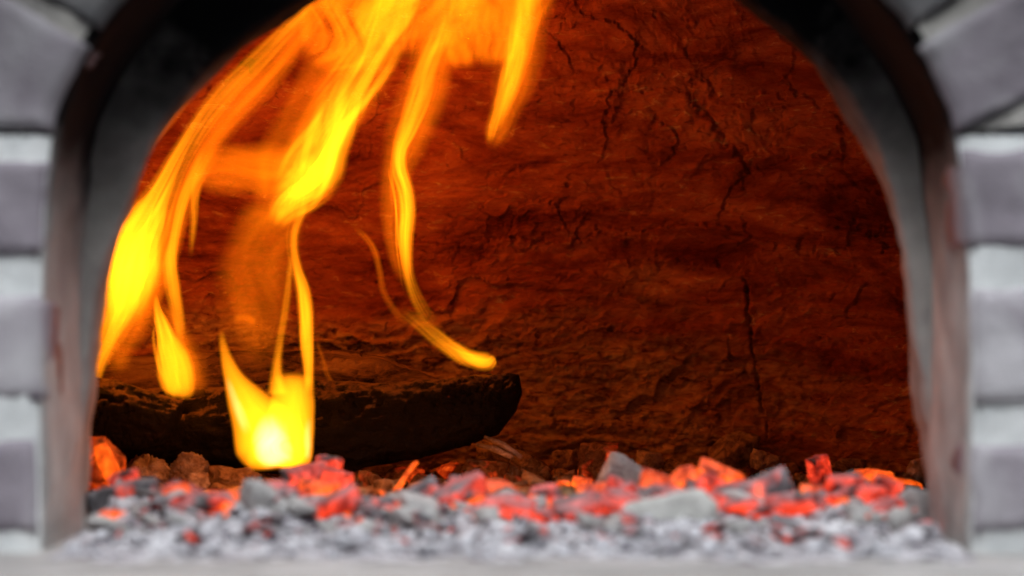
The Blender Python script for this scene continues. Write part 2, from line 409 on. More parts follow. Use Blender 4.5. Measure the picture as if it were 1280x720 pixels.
# voussoirs round the arch
ii = [k for k in range(N) if c0[k, 1] > zpx(176)]
arc = c0[ii[0]:ii[-1] + 1]
d = np.r_[0, np.cumsum(np.hypot(*np.diff(arc, axis=0).T))]
def arc_pt(t):
    p = np.array([np.interp(t, d, arc[:, 0]), np.interp(t, d, arc[:, 1])])
    e = 0.012; a = np.array([np.interp(t - e, d, arc[:, 0]), np.interp(t - e, d, arc[:, 1])]); b = np.array([np.interp(t + e, d, arc[:, 0]), np.interp(t + e, d, arc[:, 1])])
    tg = (b - a) / max(np.hypot(*(b - a)), 1e-6); nrm = np.array([-tg[1], tg[0]])
    r = p - np.array([0, 0.16]); r /= np.hypot(*r)
    nn = nrm * 0.45 + r * 0.55
    return p, nn / np.hypot(*nn)
NVS = 11; seg = d[-1] / NVS
for k in range(NVS):
    t0 = k * seg + (0.006 if k else 0.003); t1 = (k + 1) * seg - (0.006 if k < NVS - 1 else 0.003)
    (p0, n0), (p1, n1) = arc_pt(t0), arc_pt(t1)
    if k == 0: n0 = np.array([-1, 0.10]); n0 /= np.hypot(*n0)
    if k == NVS - 1: n1 = np.array([0.90, 0.40]); n1 /= np.hypot(*n1)
    Lh = 0.118
    pm = arc_pt((t0 + t1) / 2)[0]; sag = float(np.hypot(*(pm - (p0 + p1) / 2)))
    q = [p1 + n1 * 0.0015, p0 + n0 * 0.0015, p0 + n0 * Lh, p1 + n1 * Lh]
    quad_block("brick", [q[1], q[0], q[3], q[2]], YF - 0.005, 0.085, M['brick_soot'] if 1 <= k <= NVS - 2 else M['brick'], 300 + k * 7, bow=sag + 0.0005)
# mortar behind the voussoirs and the wall above
rows = []
for t in np.linspace(0, d[-1], 90):
    p, n = arc_pt(t)
    if t < 0.01: n = np.array([-1.0, 0.0])
    if t > d[-1] - 0.01: n = np.array([1.0, 0.12]); n /= np.hypot(*n)
    r = []
    for u in np.linspace(0.004, 0.30, 22):
        r.append((p[0] + n[0] * u, YF + 0.0005 + (0.005 if u < 0.004 else 0) + 0.0015 * math.sin(u * 300 + t * 90), p[1] + 0.0035 + n[1] * u))
    rows.append(r)
me = mesh_np("arch_mortar", np.array(rows).reshape(-1, 3), grid_faces(22, 90))
link("arch_mortar", me, M['arch_mortar'], front)

strip("wall_core", [ring(grow(c0, 1.004), YF + 0.014), ring(grow(c0, 1.9), YF + 0.016)], M['mortar'], front, 3, 0.0005, 61)
# hearth
xs = np.linspace(-0.62, 0.62, 160); ys = np.linspace(1.30, 2.40, 90)
X, Y = np.meshgrid(xs, ys)
Z = 0.0012 * fbm(X * 30, Y * 30, None, 44, 4)
link("hearth", mesh_np("hearth", np.stack([X, Y, Z], -1).reshape(-1, 3), grid_faces(160, 90)), M['hearth'], kind="structure")

# ------------------------------------------------------------------ the dome with its cracked clay
A, Bq, YC, NE = 0.46, 0.40, 1.80, 2.6
th = np.linspace(0, math.pi, 4001)
sx = -A * np.sign(np.cos(th)) * np.abs(np.cos(th)) ** (2 / NE); sy = Bq * np.abs(np.sin(th)) ** (2 / NE)
al = np.r_[0, np.cumsum(np.hypot(np.diff(sx), np.diff(sy)))]; Ltot = al[-1]
u0 = np.interp(-0.40, sx, al); u1 = np.interp(0.40, sx, al)
us = np.concatenate([np.linspace(0, u0, 60, endpoint=False), np.arange(u0, u1, 0.00115), np.linspace(u1, Ltot, 60)])
zs = np.concatenate([np.arange(-0.02, 0.47, 0.00115), 0.47 + 0.16 * np.sin(np.linspace(0.03, 1, 26) * math.pi / 2)])
bx = np.interp(us, al, sx); by = np.interp(us, al, sy)
def prof(z): return np.where(z < 0.17, 1.0, np.sqrt(np.maximum(1 - ((z - 0.17) / 0.4605) ** 2, 0.0004)))
S = prof(zs)[:, None]
X = bx[None, :] * S; Y = YC + by[None, :] * S; Zg = np.repeat(zs[:, None], len(us), 1)
PX = 640 + X / Y * FPX; PY = HOR - (Zg - CAM_Z) / Y * FPX     # where the photo shows that bit of clay
nx = -np.sign(bx) * (np.abs(bx) / A) ** (NE - 1) / A; ny = -(by / Bq) ** (NE - 1) / Bq
nl = np.hypot(nx, ny) + 1e-9; nx = (nx / nl)[None, :]; ny = (ny / nl)[None, :]
UU = np.repeat(us[None, :], len(zs), 0)
wx = fbm(UU * 14, Zg * 14, None, 5, 3); wz = fbm(UU * 14, Zg * 14, None, 6, 3)
def plates(x, y, seed, jit=0.9):
    """broken plates: height of the nearest plate (own level and tilt) and distance to its edge"""
    ix = np.floor(x); iy = np.floor(y); f1 = np.full(x.shape, 9.0); f2 = f1.copy(); h = np.zeros_like(x); zero = np.zeros_like(ix)
    for a in (-1, 0, 1):
        for b in (-1, 0, 1):
            cx_ = ix + a; cy_ = iy + b
            qx = cx_ + 0.5 + 0.5 * jit * _hash(cx_, cy_, zero, seed); qy = cy_ + 0.5 + 0.5 * jit * _hash(cx_, cy_, zero, seed + 1)
            dx = x - qx; dy = y - qy; dd = np.hypot(dx, dy)
            hh = _hash(cx_, cy_, zero, seed + 2) * 0.5 + dx * _hash(cx_, cy_, zero, seed + 3) * 0.7 + dy * (_hash(cx_, cy_, zero, seed + 4) - 0.35) * 0.8
            near = dd < f1
            f2 = np.where(near, f1, np.minimum(f2, dd)); h = np.where(near, hh, h); f1 = np.where(near, dd, f1)
    return h, f2 - f1
D = 0.011 * fbm(UU * 6, Zg * 9, None, 1, 3)                               # broad lumps of hand-laid clay
w1 = fbm(UU * 22, Zg * 30, None, 15, 4); w2 = fbm(UU * 22, Zg * 30, None, 16, 4)
patch = sstep(-0.10, 0.30, fbm(UU * 9, Zg * 10, None, 77, 3))
h1, e1 = plates(UU * 11 + w1 * 0.9, Zg * 17 + w2 * 0.9 + UU * 1.5, 60)
br = sstep(-0.15, 0.25, fbm(UU * 16, Zg * 16, None, 19, 2))
D += 0.0055 * h1 * (0.35 + 0.65 * br) - 0.0018 * np.exp(-(e1 / 0.022) ** 2) * br
h2, e2 = plates(UU * 36 + w1 * 2.2 + wx, Zg * 62 + w2 * 2.2 + wz, 80)
D += 0.0017 * h2 * patch - 0.0006 * np.exp(-(e2 / 0.05) ** 2) * patch
h3, e3 = plates(UU * 105 + w1 * 5 + wx * 3, Zg * 150 + w2 * 5 + wz * 3, 90)
p3 = sstep(-0.05, 0.30, fbm(UU * 20, Zg * 26, None, 78, 3))
D += 0.0007 * h3 * p3
D += 0.0030 * fbm(UU * 34 + wx * 2, Zg * 44 + wz * 2, None, 4, 5, 0.55) * (0.4 + 0.6 * patch)
zz = Zg * 46 + wz * 1.6 + fbm(UU * 5, Zg * 5, None, 9, 2) * 2.2           # ledges of the lower wall
lay = zz - np.floor(zz)
D += 0.0045 * (sstep(0, 0.75, lay) - sstep(0.82, 1.0, lay)) * sstep(330, 430, PY) * (0.3 + 0.7 * sstep(-0.3, 0.3, fbm(UU * 12, Zg * 25, None, 10, 3)))
D += 0.0018 * fbm(UU * 160, Zg * 240, None, 13, 3) * (0.25 + 0.75 * sstep(300, 460, PY))

def carve(pts, width, depth, ledge=0.0, wob=3.0, seed=0):
    """crack along photo points; ledge raises the clay below the line"""
    global D
    p = np.array(pts, float); m = 45
    k = np.where((PX > p[:, 0].min() - m) & (PX < p[:, 0].max() + m) & (PY > p[:, 1].min() - m) & (PY < p[:, 1].max() + m) & (Y > 1.85))
    if not len(k[0]): return
    x = PX[k] + 2.6 * wob * fbm(PX[k] / 15, PY[k] / 15, None, 200 + seed, 4, 0.65); y = PY[k] + 2.6 * wob * fbm(PX[k] / 15, PY[k] / 15, None, 230 + seed, 4, 0.65)
    best = np.full(x.shape, 1e9); sd = np.zeros_like(x); tt = np.zeros_like(x); tot = len(p) - 1
    for i in range(tot):
        a, b = p[i], p[i + 1]; ab = b - a; L2 = ab @ ab
        t = np.clip(((x - a[0]) * ab[0] + (y - a[1]) * ab[1]) / L2, 0, 1)
        dx = x - a[0] - t * ab[0]; dy = y - a[1] - t * ab[1]; dd = np.hypot(dx, dy)
        sgn = np.sign(ab[0] * dy - ab[1] * dx)
        better = dd < best; best = np.where(better, dd, best); sd = np.where(better, sgn * dd, sd); tt = np.where(better, (i + t) / tot, tt)
    w = 0.55 * width * (0.15 + 0.75 * np.sin(np.clip(tt, 0.02, 0.98) * math.pi) ** 0.6) * np.maximum(0.75 + 1.5 * fbm(tt * tot * 3.5, tt * 0, None, seed, 2), 0.12)
    w = np.maximum(w, 0.5)
    D[k] += -(0.75 if seed == 1 else 0.42) * depth * np.exp(-(best / w) ** 2) + ledge * np.exp(-best / 16) * (sd > 0) * sstep(0, 3, best)
carve([(930, 345), (936, 385), (939, 420), (944, 455), (950, 490), (957, 520), (960, 545)], 3.2, 0.012, 0, 2, 1)
carve([(862, 92), (866, 124), (872, 140)], 4, 0.006, 0, 3, 2)
carve([(868, 125), (885, 150), (905, 172), (922, 195), (936, 218)], 9, 0.010, 0.002, 4, 3)
carve([(936, 218), (915, 232), (908, 250), (903, 268)], 4, 0.006, 0.002, 3, 4)
carve([(518, 306), (560, 303), (600, 302), (625, 296), (660, 300), (690, 302), (740, 292), (790, 284), (850, 280), (905, 282)], 2.6, 0.005, 0.005, 4, 5)
carve([(626, 298), (640, 280), (648, 258), (660, 248), (685, 250), (700, 262), (708, 285)], 3.0, 0.005, 0.003, 3, 6)
carve([(610, 220), (640, 214), (660, 211)], 3, 0.006, 0, 3, 7)
carve([(740, 20), (765, 26), (785, 40), (798, 55)], 3.2, 0.006, 0.003, 3, 8)
carve([(680, 38), (697, 50), (708, 68), (712, 80)], 3.0, 0.006, 0.002, 2, 9)
carve([(712, 0), (706, 18), (698, 42)], 1.6, 0.004, 0, 2, 10)
carve([(714, 0), (725, 12), (732, 22)], 3, 0.005, 0, 2, 11)
carve([(798, 55), (800, 80), (775, 105), (762, 130), (755, 160)], 4, 0.006, 0.002, 5, 12)
carve([(700, 116), (735, 113), (760, 104)], 2.5, 0.005, 0.002, 3, 13)
carve([(775, 117), (805, 113), (830, 110)], 3.0, 0.006, 0.002, 3, 14)
carve([(640, 165), (665, 160), (690, 152)], 3, 0.004, 0, 4, 15)
carve([(830, 100), (855, 92), (872, 88)], 2.5, 0.004, 0, 4, 16)
carve([(960, 102), (985, 105), (996, 116)], 2.5, 0.004, 0, 2, 17)
carve([(930, 160), (960, 178), (985, 165), (975, 140), (950, 120)], 7, 0.004, 0, 8, 18)
carve([(1000, 200), (1030, 196), (1065, 196)], 2.2, 0.003, 0.002, 3, 19)
carve([(620, 418), (660, 415), (720, 412), (780, 408), (830, 412)], 2.5, 0.004, 0.004, 5, 20)
carve([(680, 450), (710, 452), (760, 440)], 2, 0.004, 0.003, 4, 21)
carve([(690, 520), (740, 535), (790, 520), (850, 510), (900, 498)], 2.5, 0.004, 0.004, 6, 22)
carve([(750, 512), (757, 525)], 3, 0.006, 0, 2, 23)
carve([(880, 500), (860, 530), (895, 535), (890, 560)], 2, 0.004, 0.002, 3, 24)
carve([(700, 462), (770, 466), (850, 470), (900, 466)], 2.5, 0.004, 0.003, 6, 25)
carve([(960, 498), (1020, 500), (1080, 494)], 2.2, 0.003, 0.003, 4, 26)
carve([(960, 425), (1010, 420), (1040, 424)], 2.2, 0.003, 0.004, 4, 27)
carve([(600, 345), (650, 348), (700, 340), (780, 345)], 2.5, 0.003, 0.003, 6, 28)
carve([(780, 330), (840, 325), (900, 330)], 2.5, 0.003, 0.003, 6, 29)
carve([(380, 300), (430, 302), (480, 300)], 2.0, 0.003, 0.002, 4, 30)
carve([(565, 330), (572, 360), (560, 400)], 2.5, 0.003, 0.002, 5, 31)
carve([(780, 370), (815, 378), (840, 365)], 2.5, 0.003, 0.002, 5, 32)
fade = sstep(0.50, 0.46, Zg)
D *= fade
V = np.stack([X + nx * D, Y + ny * D, Zg - 0.25 * D * sstep(0.17, 0.45, Zg)], -1).reshape(-1, 3)
link("dome", mesh_np("dome", V, grid_faces(len(us), len(zs))), M['wall'], oven, label="cracked red clay inner wall of the oven dome")
del X, Y, Zg, PX, PY, D, V, wx, wz, h1, h2, h3, e1, e2, e3, patch, p3, br, w1, w2, lay, zz, UU

# ------------------------------------------------------------------ the bed of ash
def bed(x, y):
    x = np.asarray(x, float); y = np.asarray(y, float)
    b = np.interp(y, [1.40, 1.44, 1.52, 1.60, 1.66, 1.70, 1.76, 1.90, 2.30], [-0.003, 0.000, 0.003, 0.006, 0.011, 0.012, 0.010, 0.005, 0.005])
    for hx, hy, hh, r in ((-0.165, 1.62, 0.012, 0.04), (0.10, 1.60, 0.006, 0.05), (-0.26, 1.68, 0.008, 0.04), (0.20, 1.66, 0.006, 0.05), (-0.04, 1.66, 0.006, 0.04)):
        b = b + hh * np.exp(-((x - hx) ** 2 + (y - hy) ** 2) / r ** 2)
    return b + 0.004 * fbm(x * 16, y * 16, None, 31, 3) * sstep(1.44, 1.56, y)
xs = np.linspace(-0.42, 0.42, 620); ys = np.r_[np.linspace(1.40, 1.78, 300), np.linspace(1.785, 2.24, 130)]
X, Y = np.meshgrid(xs, ys)
Z = bed(X, Y)
lump = fbm(X * 70, Y * 70, None, 32, 4); rid = np.abs(fbm(X * 110, Y * 110, None, 36, 3))
Z = Z + (0.0080 * lump + 0.0045 * (0.25 - rid) + 0.0016 * fbm(X * 330, Y * 330, None, 39, 2)) * sstep(1.43, 1.54, Y + 0.03 * fbm(X * 25, Y * 0 + 3, None, 41, 3))
keep = np.abs(X) < np.interp(Y, [1.45, 1.64, 1.72, 1.8], [0.280, 0.272, 0.29, 0.42])
Z = np.where(keep, Z, -0.01)
link("ash_bed", mesh_np("ash_bed", np.stack([X, Y, Z], -1).reshape(-1, 3), grid_faces(len(xs), len(ys))), M['ash'], kind="stuff",
     label="pale grey wood ash covering the hearth", cat="ash")

# flakes and crumbs lying all over the ash, too many and too small to count
rng = np.random.default_rng(7)
def flakes(name, n, yr, size, mat, label, seed, xlim=0.30, flat=(0.15, 0.6)):
    r = np.random.default_rng(seed)
    ico_v = np.array([(0, 0, 1), (0.9, 0, 0.1), (0.2, 0.85, 0.0), (-0.75, 0.5, 0.15), (-0.7, -0.55, -0.1), (0.3, -0.85, 0.1), (0, 0, -1)])
    ico_f = np.array([(0, 1, 2), (0, 2, 3), (0, 3, 4), (0, 4, 5), (0, 5, 1), (6, 2, 1), (6, 3, 2), (6, 4, 3), (6, 5, 4), (6, 1, 5)])
    Vs, Fs = [], []
    yy = r.uniform(*yr, n); xx = r.uniform(-xlim, xlim, n) * np.interp(yy, [1.5, 1.72, 1.8], [0.9, 0.93, 1.25])
    zb = bed(xx, yy)
    for i in range(n):
        s = min(size * r.lognormal(0, 0.75), size * 4); v = ico_v * (1 + 0.3 * r.standard_normal((7, 3))) * np.array([s, s * r.uniform(0.4, 1), s * r.uniform(*flat)])
        e = Euler((r.uniform(-0.7, 0.7), r.uniform(-0.7, 0.7), r.uniform(0, 6.3))).to_matrix()
        v = v @ np.array(e).T + np.array([xx[i], yy[i], zb[i] + s * 0.25])
        Vs.append(v); Fs.append(ico_f + 7 * i)
    link(name, mesh_np(name, np.concatenate(Vs), np.concatenate(Fs), True), mat, kind="stuff", label=label, cat="ash")
flakes("ash_flakes", 900, (1.46, 1.66), 0.0026, M['ash_flake'], "white ash flakes strewn over the front of the bed", 1)
flakes("ash_plates", 190, (1.48, 1.68), 0.0052, M['ash_flake'], "broad pale ash flakes lying over each other at the front", 9, flat=(0.08, 0.25))
flakes("grey_ash_crumbs", 160, (1.56, 1.70), 0.0046, M['ash_lump'], "grey ash crumbs mixed through the bed", 2)
flakes("dark_crumbs", 240, (1.50, 1.70), 0.0042, M['ember_dim'], "dark crumbs of coal speckling the pale ash", 3)
flakes("char_crumbs", 1100, (1.76, 2.20), 0.0048, M['char_brown'], "brown charcoal crumbs at the foot of the back wall", 4)
flakes("ember_sparks", 260, (1.60, 1.80), 0.0036, M['ember_hot'], "tiny glowing ember crumbs between the coals", 5)

# ------------------------------------------------------------------ coals
def chunk_mesh(name, seed, size, planes=9, sub=4, rough=0.10, grain=0.0, round_=0.35, mat=None, swirl=0.0):
    """a broken lump: many cutting planes, worn edges, fibrous or rough skin; size = full extents in metres"""
    r = np.random.default_rng(seed)
    bm = bmesh.new(); bmesh.ops.create_icosphere(bm, subdivisions=sub, radius=1)
    me = bpy.data.meshes.new(name); bm.to_mesh(me); bm.free()
    n = len(me.vertices); v = np.zeros(n * 3, np.float32); me.vertices.foreach_get("co", v); v = v.reshape(-1, 3).astype(float)
    nrm = r.standard_normal((planes, 3)); nrm /= np.linalg.norm(nrm, axis=1)[:, None]
    nrm = np.concatenate([nrm, np.eye(3), -np.eye(3)]); dist = r.uniform(0.62, 1.0, len(nrm)); dist[planes:] = r.uniform(0.8, 1.0, 6)
    c = v @ nrm.T; rr = np.where(c > 0.05, dist / np.maximum(c, 0.05), 9)
    k = 14 + 110 * (1 - round_)
    rad = -np.log(np.sum(np.exp(-k * np.minimum(rr, 3)), 1)) / k
    p = v * rad[:, None]
    f = fbm(p[:, 0] * 2.2, p[:, 1] * 2.2, p[:, 2] * 2.2, seed, 4)
    f2 = np.abs(fbm(p[:, 0] * 3.5, p[:, 1] * 3.5, p[:, 2] * 3.5, seed + 50, 2))
    p = p * (1 + rough * 1.4 * f - rough * 1.1 * np.exp(-(f2 / 0.06) ** 2))[:, None]
    if grain:
        g = fbm(p[:, 0] * 1.2, p[:, 1] * 8, p[:, 2] * 8, seed + 90, 3)
        p[:, 1:] *= (1 + grain * g)[:, None]
        p[:, 0] += grain * 0.9 * vnoise(p[:, 1] * 6, p[:, 2] * 6, None, seed + 33) * np.sign(p[:, 0]) * (np.abs(p[:, 0]) > 0.55)
    if swirl:
        q = np.hypot(np.hypot(p[:, 0] - 0.25, p[:, 2] + 0.1), 0.6 * p[:, 1] + 0.5) * 7.5 + 1.2 * fbm(p[:, 0] * 2, p[:, 1] * 2, p[:, 2] * 2, seed + 70, 3)
        saw = q - np.floor(q)
        p = p * (1 + swirl * (saw - 0.5) * (1 - sstep(0.85, 1.0, saw)))[:, None]
    ext = p.max(0) - p.min(0); p = (p - (p.max(0) + p.min(0)) / 2) / ext * np.array(size)
    me.vertices.foreach_set("co", p.astype(np.float32).ravel())
    me.polygons.foreach_set("use_smooth", np.ones(len(me.polygons), bool)); me.update()
    if mat: me.materials.append(mat)
    return me

def coal(name, box, d, mat, label, cat, seed, rot=0, thick=0.8, planes=9, rough=0.10, grain=0.0, round_=0.3, group=None, tilt=0.0, turn=0.0, swirl=0.0):
    """a lump filling photo box (x0, y0, x1, y1) at depth d; rot tips it in the picture plane (degrees)"""
    x0, y0, x1, y1 = box; c = at((x0 + x1) / 2, (y0 + y1) / 2, d)
    w = (x1 - x0) / FPX * d; h = (y1 - y0) / FPX * d
    me = chunk_mesh(name, seed, (w, max(min(w, h) * thick, 0.008), h), planes, 5 if swirl else 4, rough, grain, round_, M[mat], swirl)
    return link(name, me, None, None, label, cat, group, None, c, (math.radians(tilt), math.radians(rot), math.radians(turn)))

EG = "hot coals heaped along the ash bed"
# --- far row, in focus, lit by the fire
coal("glowing_wood_block", (96, 545, 158, 618), 1.900, 'char_block', "bright orange glowing wood block against the jamb at far end of the log", "ember", 11, 6, 0.7, 7, 0.09, 0.05, 0.1)
coal("glowing_wood_plate", (122, 553, 148, 608), 1.850, 'char_orange', "thin upright orange plate leaning on the glowing wood block", "ember", 12, -14, 0.5, 5, 0.05, 0.05, 0.1)
coal("charred_bark_lump", (112, 528, 152, 560), 1.980, 'char_brown', "brown bark lump on top of the glowing wood block", "charcoal", 13, 0, 0.9, 9, 0.14)
coal("bark_roll", (150, 567, 214, 618), 1.985, 'char_pale', "curled pale layered charcoal roll, wider of the two beside bright flame", "charcoal", 14, -8, 0.9, 12, 0.12, 0, 0.6, swirl=0.30)
coal("bark_knot", (208, 564, 264, 606), 1.99, 'char_pale', "round knotted pale charcoal between layered roll and bright flame", "charcoal", 15, 10, 0.9, 12, 0.16, 0, 0.6, swirl=0.26)
coal("charcoal_nub", (234, 590, 264, 618), 1.95, 'char_pale', "small pale charcoal nub in front of the round knotted charcoal", "charcoal", 16, 0, 0.9, 9, 0.14, swirl=0.2)
coal("olive_char_slab", (258, 582, 330, 622), 1.980, 'char_brown', "dull olive brown charcoal slab at left foot of bright flame", "charcoal", 17, 4, 0.8, 8, 0.14, 0.10)
coal("crumbling_ember", (392, 568, 428, 596), 1.80, 'ember', "rosy ember lump at right foot of the bright flame, topmost of its heap", "ember", 18, 12, 0.9, 9, 0.10)
coal("rosy_ember", (352, 580, 412, 622), 1.78, 'ember', "rosy ember directly beneath the bright central flame", "ember", 19, -10, 0.8, 8, 0.08)
coal("rosy_ember", (400, 586, 442, 628), 1.77, 'ember', "rosy cracked ember to the right of the bright flame's foot", "ember", 20, 14, 0.8, 8, 0.08)
coal("orange_faced_ember", (372, 600, 424, 648), 1.735, 'ember_hot', "large square ember with smooth orange red face below the bright flame", "ember", 21, 5, 0.7, 5, 0.05, 0, 0.1)
coal("charcoal_chip", (440, 588, 478, 630), 1.980, 'char_warm', "dark leaning charcoal chip beside the thin glowing twig", "charcoal", 22, 25, 0.7, 6, 0.08, 0.10)
coal("charcoal_flake", (468, 598, 496, 632), 1.940, 'char_brown', "yellowish brown charcoal flake left of the thin glowing twig", "charcoal", 23, -8, 0.5, 6, 0.06, 0.06)
coal("charcoal_shard", (478, 583, 532, 606), 2.030, 'char_warm', "orange brown charcoal shard behind the thin glowing twig", "charcoal", 24, -8, 0.8, 6, 0.08, 0.10)
coal("charcoal_flake", (508, 592, 546, 622), 1.980, 'char_warm', "orange charcoal flake right of the thin glowing twig", "charcoal", 25, 10, 0.6, 6, 0.08, 0.10)
coal("charcoal_shard", (540, 578, 585, 610), 2.060, 'char_warm', "dark red charcoal shard under the tip of the log", "charcoal", 26, -20, 0.8, 7, 0.10, 0.10)
coal("split_char_block", (576, 574, 638, 604), 2.010, 'char_warm', "oblong orange brown charcoal block under the log's blunt end", "charcoal", 27, 3, 0.8, 5, 0.06, 0.08, 0.1)
coal("splintered_char", (594, 548, 656, 590), 2.100, 'char_brown', "splintered layered charcoal rising beside the log's blunt end", "charcoal", 28, 22, 0.6, 7, 0.10, 0.22)
coal("splintered_char", (632, 564, 692, 614), 2.060, 'char_brown', "broad fissured brown charcoal between splintered piece and square chunk", "charcoal", 29, 10, 0.8, 9, 0.12, 0.16)
coal("charcoal_chip", (552, 604, 580, 620), 1.950, 'char_brown', "small yellowish chip below the oblong charcoal block, nearest the twig", "charcoal", 30, 16, 0.6, 6, 0.08, 0.1)
coal("charcoal_chip", (596, 596, 634, 620), 1.970, 'char_brown', "humped brown charcoal chip below the oblong charcoal block", "charcoal", 31, -12, 0.7, 7, 0.10, 0.1)
coal("charcoal_chip", (626, 594, 662, 618), 2.000, 'char_warm', "brown charcoal chip under the broad fissured charcoal", "charcoal", 32, 16, 0.7, 7, 0.10, 0.1)
coal("brown_rubble", (690, 560, 730, 604), 2.120, 'char_brown', "brown rubble lump left of the square red chunk", "charcoal", 33, 0, 0.9, 10, 0.14)
coal("square_char_chunk", (722, 552, 772, 610), 2.040, 'char_warm', "square dark red charcoal chunk with rough brown top", "charcoal", 34, 4, 0.9, 5, 0.08, 0, 0.15)
coal("ember_pebble", (692, 600, 714, 618), 1.88, 'ember_hot', "glowing orange pebble in front of the brown rubble, one of a pair", "ember", 35, 0, 0.9, 9, 0.08)
coal("ember_pebble", (714, 596, 740, 614), 1.89, 'ember_hot', "glowing orange pebble at the foot of the square red chunk", "ember", 36, 10, 0.9, 9, 0.08)
coal("tan_clay_chip", (794, 564, 830, 592), 2.120, 'char_pale', "tan clay chip standing behind the smooth grey stone", "charcoal", 37, 8, 0.7, 6, 0.08)
coal("tan_clay_chip", (826, 576, 874, 600), 2.120, 'char_brown', "low brown chip right of the tan clay chip", "charcoal", 38, 12, 0.8, 8, 0.12)
coal("fallen_clay_lump", (886, 538, 950, 590), 2.160, 'char_brown', "rounded brown clay lump fallen beneath the vertical wall crack", "stone", 39, 6, 0.7, 10, 0.14)
coal("tan_clay_chip", (936, 564, 974, 590), 2.120, 'char_pale', "pointed tan chip right of the fallen clay lump", "charcoal", 40, 18, 0.8, 6, 0.10)
coal("brown_rubble", (960, 578, 1004, 602), 2.120, 'char_brown', "low brown rubble between pointed chip and upright wedge", "charcoal", 41, 0, 0.9, 9, 0.14)
coal("char_wedge", (1008, 568, 1040, 612), 1.90, 'ember', "upright charcoal wedge with glowing edge and pointed top", "charcoal", 42, -14, 0.7, 6, 0.08, 0.08)
coal("brown_rubble", (1036, 572, 1082, 596), 2.100, 'char_brown', "brown rubble lump behind the two glowing sticks", "charcoal", 43, 6, 0.9, 9, 0.14)
coal("glowing_stick", (1062, 586, 1128, 604), 1.88, 'ember_hot', "shorter glowing stick lying behind the other", "ember", 44, 10, 0.9, 8, 0.08, 0.14, 0.4)
coal("glowing_stick", (1074, 596, 1160, 618), 1.920, 'char_orange', "long furry orange glowing stick pointing to the jamb", "ember", 45, 9, 0.9, 8, 0.08, 0.14, 0.4)
coal("grey_char_lump", (1126, 572, 1176, 606), 2.010, 'char_pale', "grey brown lump in the corner by the jamb behind the glowing stick", "charcoal", 46, -14, 0.9, 9, 0.12)
# --- middle row, slightly blurred, daylight and glow
coal("smooth_grey_stone", (748, 568, 812, 622), 1.82, 'ash_lump', "smooth rounded grey stone standing behind the red embers", "stone", 50, 14, 0.6, 14, 0.03, 0, 0.95)
coal("square_ember", (722, 604, 764, 648), 1.70, 'ember_hot', "square glowing ember directly before the smooth grey stone, of the pair its first", "ember", 51, -6, 0.8, 3, 0.046, 0, 0.05, EG)
coal("dark_hearted_ember", (754, 596, 800, 644), 1.70, 'ember', "red ember with dark centre right below the smooth grey stone", "ember", 52, 12, 0.8, 4, 0.046, 0, 0.05, EG)
coal("round_ember", (796, 590, 844, 638), 1.71, 'ember_hot', "rounded red ember above the big pale ash slab", "ember", 53, 18, 0.8, 7, 0.052, 0, 0.20, EG)
coal("ridged_ember", (832, 584, 876, 622), 1.74, 'ember_hot', "ridged red ember behind the rounded red ember", "ember", 54, -12, 0.8, 6, 0.052, 0.06, 0.10, EG)
coal("long_ember", (868, 582, 938, 612), 1.74, 'ember_hot', "long bright red ember, uppermost of the two leaning together", "ember", 55, 24, 0.8, 5, 0.046, 0.08, 0.15, EG)
coal("long_ember", (864, 596, 918, 640), 1.70, 'ember', "long red ember leaning under the uppermost bright one", "ember", 56, 38, 0.7, 5, 0.046, 0.08, 0.15, EG)
coal("pale_ash_slab", (738, 620, 900, 690), 1.60, 'ash_white', "big pale chalky ash slab sloping up, largest in the bed", "ash lump", 57, -12, 0.6, 6, 0.046, 0, 0.15)
coal("grey_coal_slab", (900, 598, 1000, 668), 1.66, 'ember_dim', "large smooth grey coal slab sloping down to the pale ash slab", "charcoal", 58, -26, 0.6, 4, 0.039, 0.04, 0.05)
coal("orange_ember", (998, 606, 1044, 634), 1.70, 'ember_hot', "bright orange ember, upper one of the cluster by the grey wedge", "ember", 59, 10, 0.9, 6, 0.039, 0, 0.25, EG)
coal("orange_ember", (988, 626, 1020, 656), 1.67, 'ember_hot', "small round orange ember at the grey slab's end", "ember", 60, 0, 0.9, 7, 0.039, 0, 0.30, EG)
coal("orange_ember", (1008, 628, 1054, 660), 1.66, 'ember_hot', "largest orange ember of the cluster, at its front", "ember", 61, 6, 0.9, 6, 0.039, 0, 0.25, EG)
coal("red_ember_bar", (938, 646, 1000, 668), 1.64, 'ember', "thin red ember bar along the foot of the grey coal slab", "ember", 62, -18, 0.9, 5, 0.046, 0.08, 0.10, EG)
coal("grey_wedge", (1048, 588, 1092, 648), 1.69, 'ember_dim', "upright grey ash coated wedge beside the orange cluster", "charcoal", 63, -22, 0.6, 4, 0.046, 0.06, 0.05)
coal("red_seamed_coal", (1086, 596, 1124, 642), 1.70, 'ember', "red seamed coal between grey wedge and long glowing stick", "ember", 64, 18, 0.7, 5, 0.046, 0.06, 0.10)
coal("ash_coated_lump", (1112, 608, 1160, 660), 1.66, 'ash_lump', "ash coated lump close to the jamb below the glowing stick", "ash lump", 65, 10, 0.8, 7, 0.065, 0.04, 0.1)
coal("small_ember", (1062, 644, 1084, 664), 1.62, 'ember_hot', "tiny bright red ember alone below the grey wedge", "ember", 66, 0, 0.9, 7, 0.052, 0, 0.25)
coal("small_ember", (1120, 652, 1166, 680), 1.60, 'ember', "small red ember lowest by the jamb corner", "ember", 67, -8, 0.9, 6, 0.052, 0, 0.15)
coal("red_ember", (600, 600, 648, 634), 1.72, 'ember_hot', "bright red ember heaped right of the red edged wedge", "ember", 68, 8, 0.8, 6, 0.052, 0, 0.15, EG)
